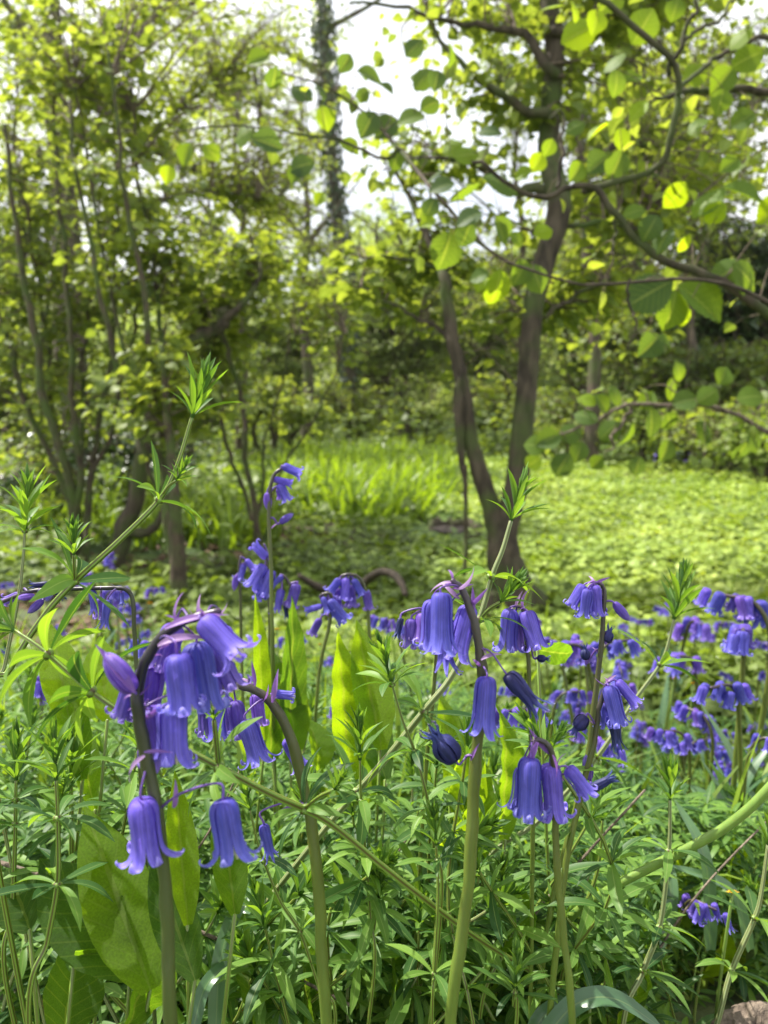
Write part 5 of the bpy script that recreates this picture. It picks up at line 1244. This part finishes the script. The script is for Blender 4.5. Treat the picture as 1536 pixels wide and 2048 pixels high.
straps('shiny strap leaves leaning in the sunny right foreground', 1300, .5, [([(1330, 1900, .5), (1340, 1760, .52), (1300, 1660, .55)], 30, .7), ([(1420, 1900, .5), (1410, 1720, .5), (1350, 1600, .52)], 28, .8), ([(1500, 1900, .5), (1460, 1780, .5), (1340, 1730, .5)], 26, .9), ([(1230, 1900, .5), (1260, 1760, .5), (1340, 1700, .52)], 24, .7),
        ([(1480, 1700, .7), (1420, 1600, .72), (1330, 1560, .74)], 34, .9), ([(1300, 1700, .7), (1260, 1600, .7), (1180, 1570, .72)], 30, .9), ([(1520, 1800, .6), (1536, 1650, .62), (1480, 1560, .64)], 30, .8)])
def stalk():
    P = spline([at(1000, 2060, .42), at(1120, 1860, .40), at(1210, 1785, .38), (at(1300, 1735, .37)), at(1380, 1695, .36), at(1460, 1648, .35), at(1540, 1575, .34), at(1640, 1450, .33)], 40)
    P[0][2] = float(H(P[0][0], P[0][1]))
    V, Q, C = tube(P, [.0022, .0023, .0022], 12, .5, bump=.01)
    tag(world_mesh('green_stalk', V, Q, M['stalk'], None, C), 'smooth bare green stalk curving up to the right edge', 'plant stalk')
stalk()
def logs():
    P = spline([at(1350, 2110, .43), at(1450, 2030, .435), at(1540, 2045, .43), at(1680, 2120, .42)], 40)
    V, Q, C = tube(P + np.array([.01, 0, -.006]), [.005, .009, .012, .014], 28, .5, bump=.09)
    tag(world_mesh('fallen_branch', V, Q, M['dead_wood'], None, C), 'flaky-barked log end at the bottom-right corner', 'branch')
    bp = [at(596, 1150, 2.3), at(640, 1176, 2.3), at(690, 1190, 2.3), (at(725, 1168, 2.25)), at(756, 1146, 2.2), at(780, 1146, 2.15), at(800, 1162, 2.1), at(812, 1190, 2.05)]
    M['dead_branch_bark'] = barkmat('dead_branch_bark', (.012, .009, .006), (.045, .034, .024), (.03, .045, .012), .3, 30)  # bark colour darkened because the sun and exposure pale it
    V, Q, C = tube(spline(bp, 40), [.008, .014, .015, .013, .012, .012, .008], 12, .5, bump=.05)
    tag(world_mesh('fallen_branch', V, Q, M['dead_branch_bark'], None, C), 'curved dead branch lying on the leaves behind the centre bluebells', 'branch')
    # hollow
    c = gpt(905, 4.3)
    c = c + np.array([0, 0, .03])
    r = empty('rotten_stump', c, 'low dark hollow with a pale rim, left of the forked trunk', 'stump')
    a = np.linspace(0, 2 * np.pi, 25)[:-1]; rr = 1 + .12 * rs.randn(24)
    rows = []
    for (k, z) in ((1.15, -.06), (1.12, -.02), (1.0, -.005), (.9, -.012), (.86, -.05)):
        rows.append(np.stack([c[0] + np.cos(a) * .14 * k * rr, c[1] + np.sin(a) * .16 * k * rr, c[2] + z + .015 * rs.randn(24) + .02 * np.sin(a)], -1))
    V = np.array(rows).reshape(-1, 3); idx = np.arange(120).reshape(5, 24)
    Q = np.stack([idx[:-1], np.roll(idx[:-1], -1, 1), np.roll(idx[1:], -1, 1), idx[1:]], -1).reshape(-1, 4)
    world_mesh('rim', V, Q, M['bark_brown'], r)
    rows = [np.stack([c[0] + np.cos(a) * .115 * k, c[1] + np.sin(a) * .13 * k, np.full(24, c[2] + z)], -1) for k, z in ((1.05, -.016), (.6, -.02), (.02, -.02))]
    V = np.array(rows).reshape(-1, 3); idx = np.arange(72).reshape(3, 24)
    Q = np.stack([idx[:-1], np.roll(idx[:-1], -1, 1), np.roll(idx[1:], -1, 1), idx[1:]], -1).reshape(-1, 4)
    world_mesh('hollow', V, Q, M['hole'], r)
logs()
def florets():
    parts = []
    for (n, L, up) in ((14, 1., .35), (12, .75, .8), (8, .5, 1.6)):
        for i in range(n):
            a = i / n * 6.283 + rs.rand() * .2
            parts.append(scatter(leaf_t([.12, .14, .14, .13, .08], 5, 2, 0, .5), np.zeros((1, 3)), np.array([[math.cos(a), math.sin(a), up]]), np.array([[-math.cos(a) * up, -math.sin(a) * up, 1.]]), np.array([L]), np.array([.5])))
    V, Q, C = join(parts); return mesh('flower_head', V, Q, M['yellow'], C)
FH = florets()
for (px, py, d, s, lab) in [(1465, 1785, .44, 22, 'small yellow flower among grass low at the right'), (554, 1260, .9, 14, 'yellow flower beside the lone tall bluebell stalk'), (775, 1262, .9, 13, 'yellow flower left of the tall navy bluebell'),
                            (1347, 1358, .9, 10, 'left of two yellow dots in the right drift'), (1386, 1368, .9, 12, 'right of two yellow dots in the right drift'), (668, 1332, .8, 12, 'orange-yellow dot left of the upright dock leaves'),
                            (640, 1290, .9, 10, 'yellow dot under the star-like bluebell'), (300, 1208, 1.4, 14, 'yellow speck behind the nearest bluebell head'), (838, 1432 , .8, 8, 'yellow speck in leaves left of the navy bells')]:
    P = at(px, py, d); bp = np.array([P[0], P[1] + .01, float(H(P[0], P[1] + .01))])
    r = empty('yellow_flower', bp, lab, 'flower', 'yellow flowers')
    V, Q, C = tube(spline([bp, (bp + P) / 2 + rs.randn(3) * .004, P], 8), [.0012, .0009], 6)
    world_mesh('stem', V, Q, M['stalk'], r, C)
    put('flower_head', FH, r, Matrix.Translation(Vector(P)) @ Matrix.Rotation(-.5, 4, 'X') @ Matrix.Scale(s / 2 / F * d * 1.2, 4))
# haze volume added to lift the dark band of far trees
def haze():
    x0, x1, y0, y1, z0, z1 = -130, 130, -8, 120, -3, 40
    V = np.array([(x, y, z) for x in (x0, x1) for y in (y0, y1) for z in (z0, z1)], float)
    Q = np.array([[0, 1, 3, 2], [4, 6, 7, 5], [0, 4, 5, 1], [2, 3, 7, 6], [0, 2, 6, 4], [1, 5, 7, 3]])
    m, nt, N, L = newmat('haze_lift')
    v = N('ShaderNodeVolumePrincipled'); v.inputs['Color'].default_value = (.95, .97, .9, 1); v.inputs['Density'].default_value = .0007; v.inputs['Anisotropy'].default_value = .5
    o = N('ShaderNodeOutputMaterial'); L(v.outputs[0], o.inputs['Volume'])
    h = put('haze', mesh('haze', V, Q, m, None, False)); tag(h, 'thin added haze lifting the dark far trees', 'haze', kind='stuff')
haze()
print('objects', len(bpy.data.objects), 'polys', sum(len(o.data.polygons) for o in bpy.data.objects if o.type == 'MESH'))
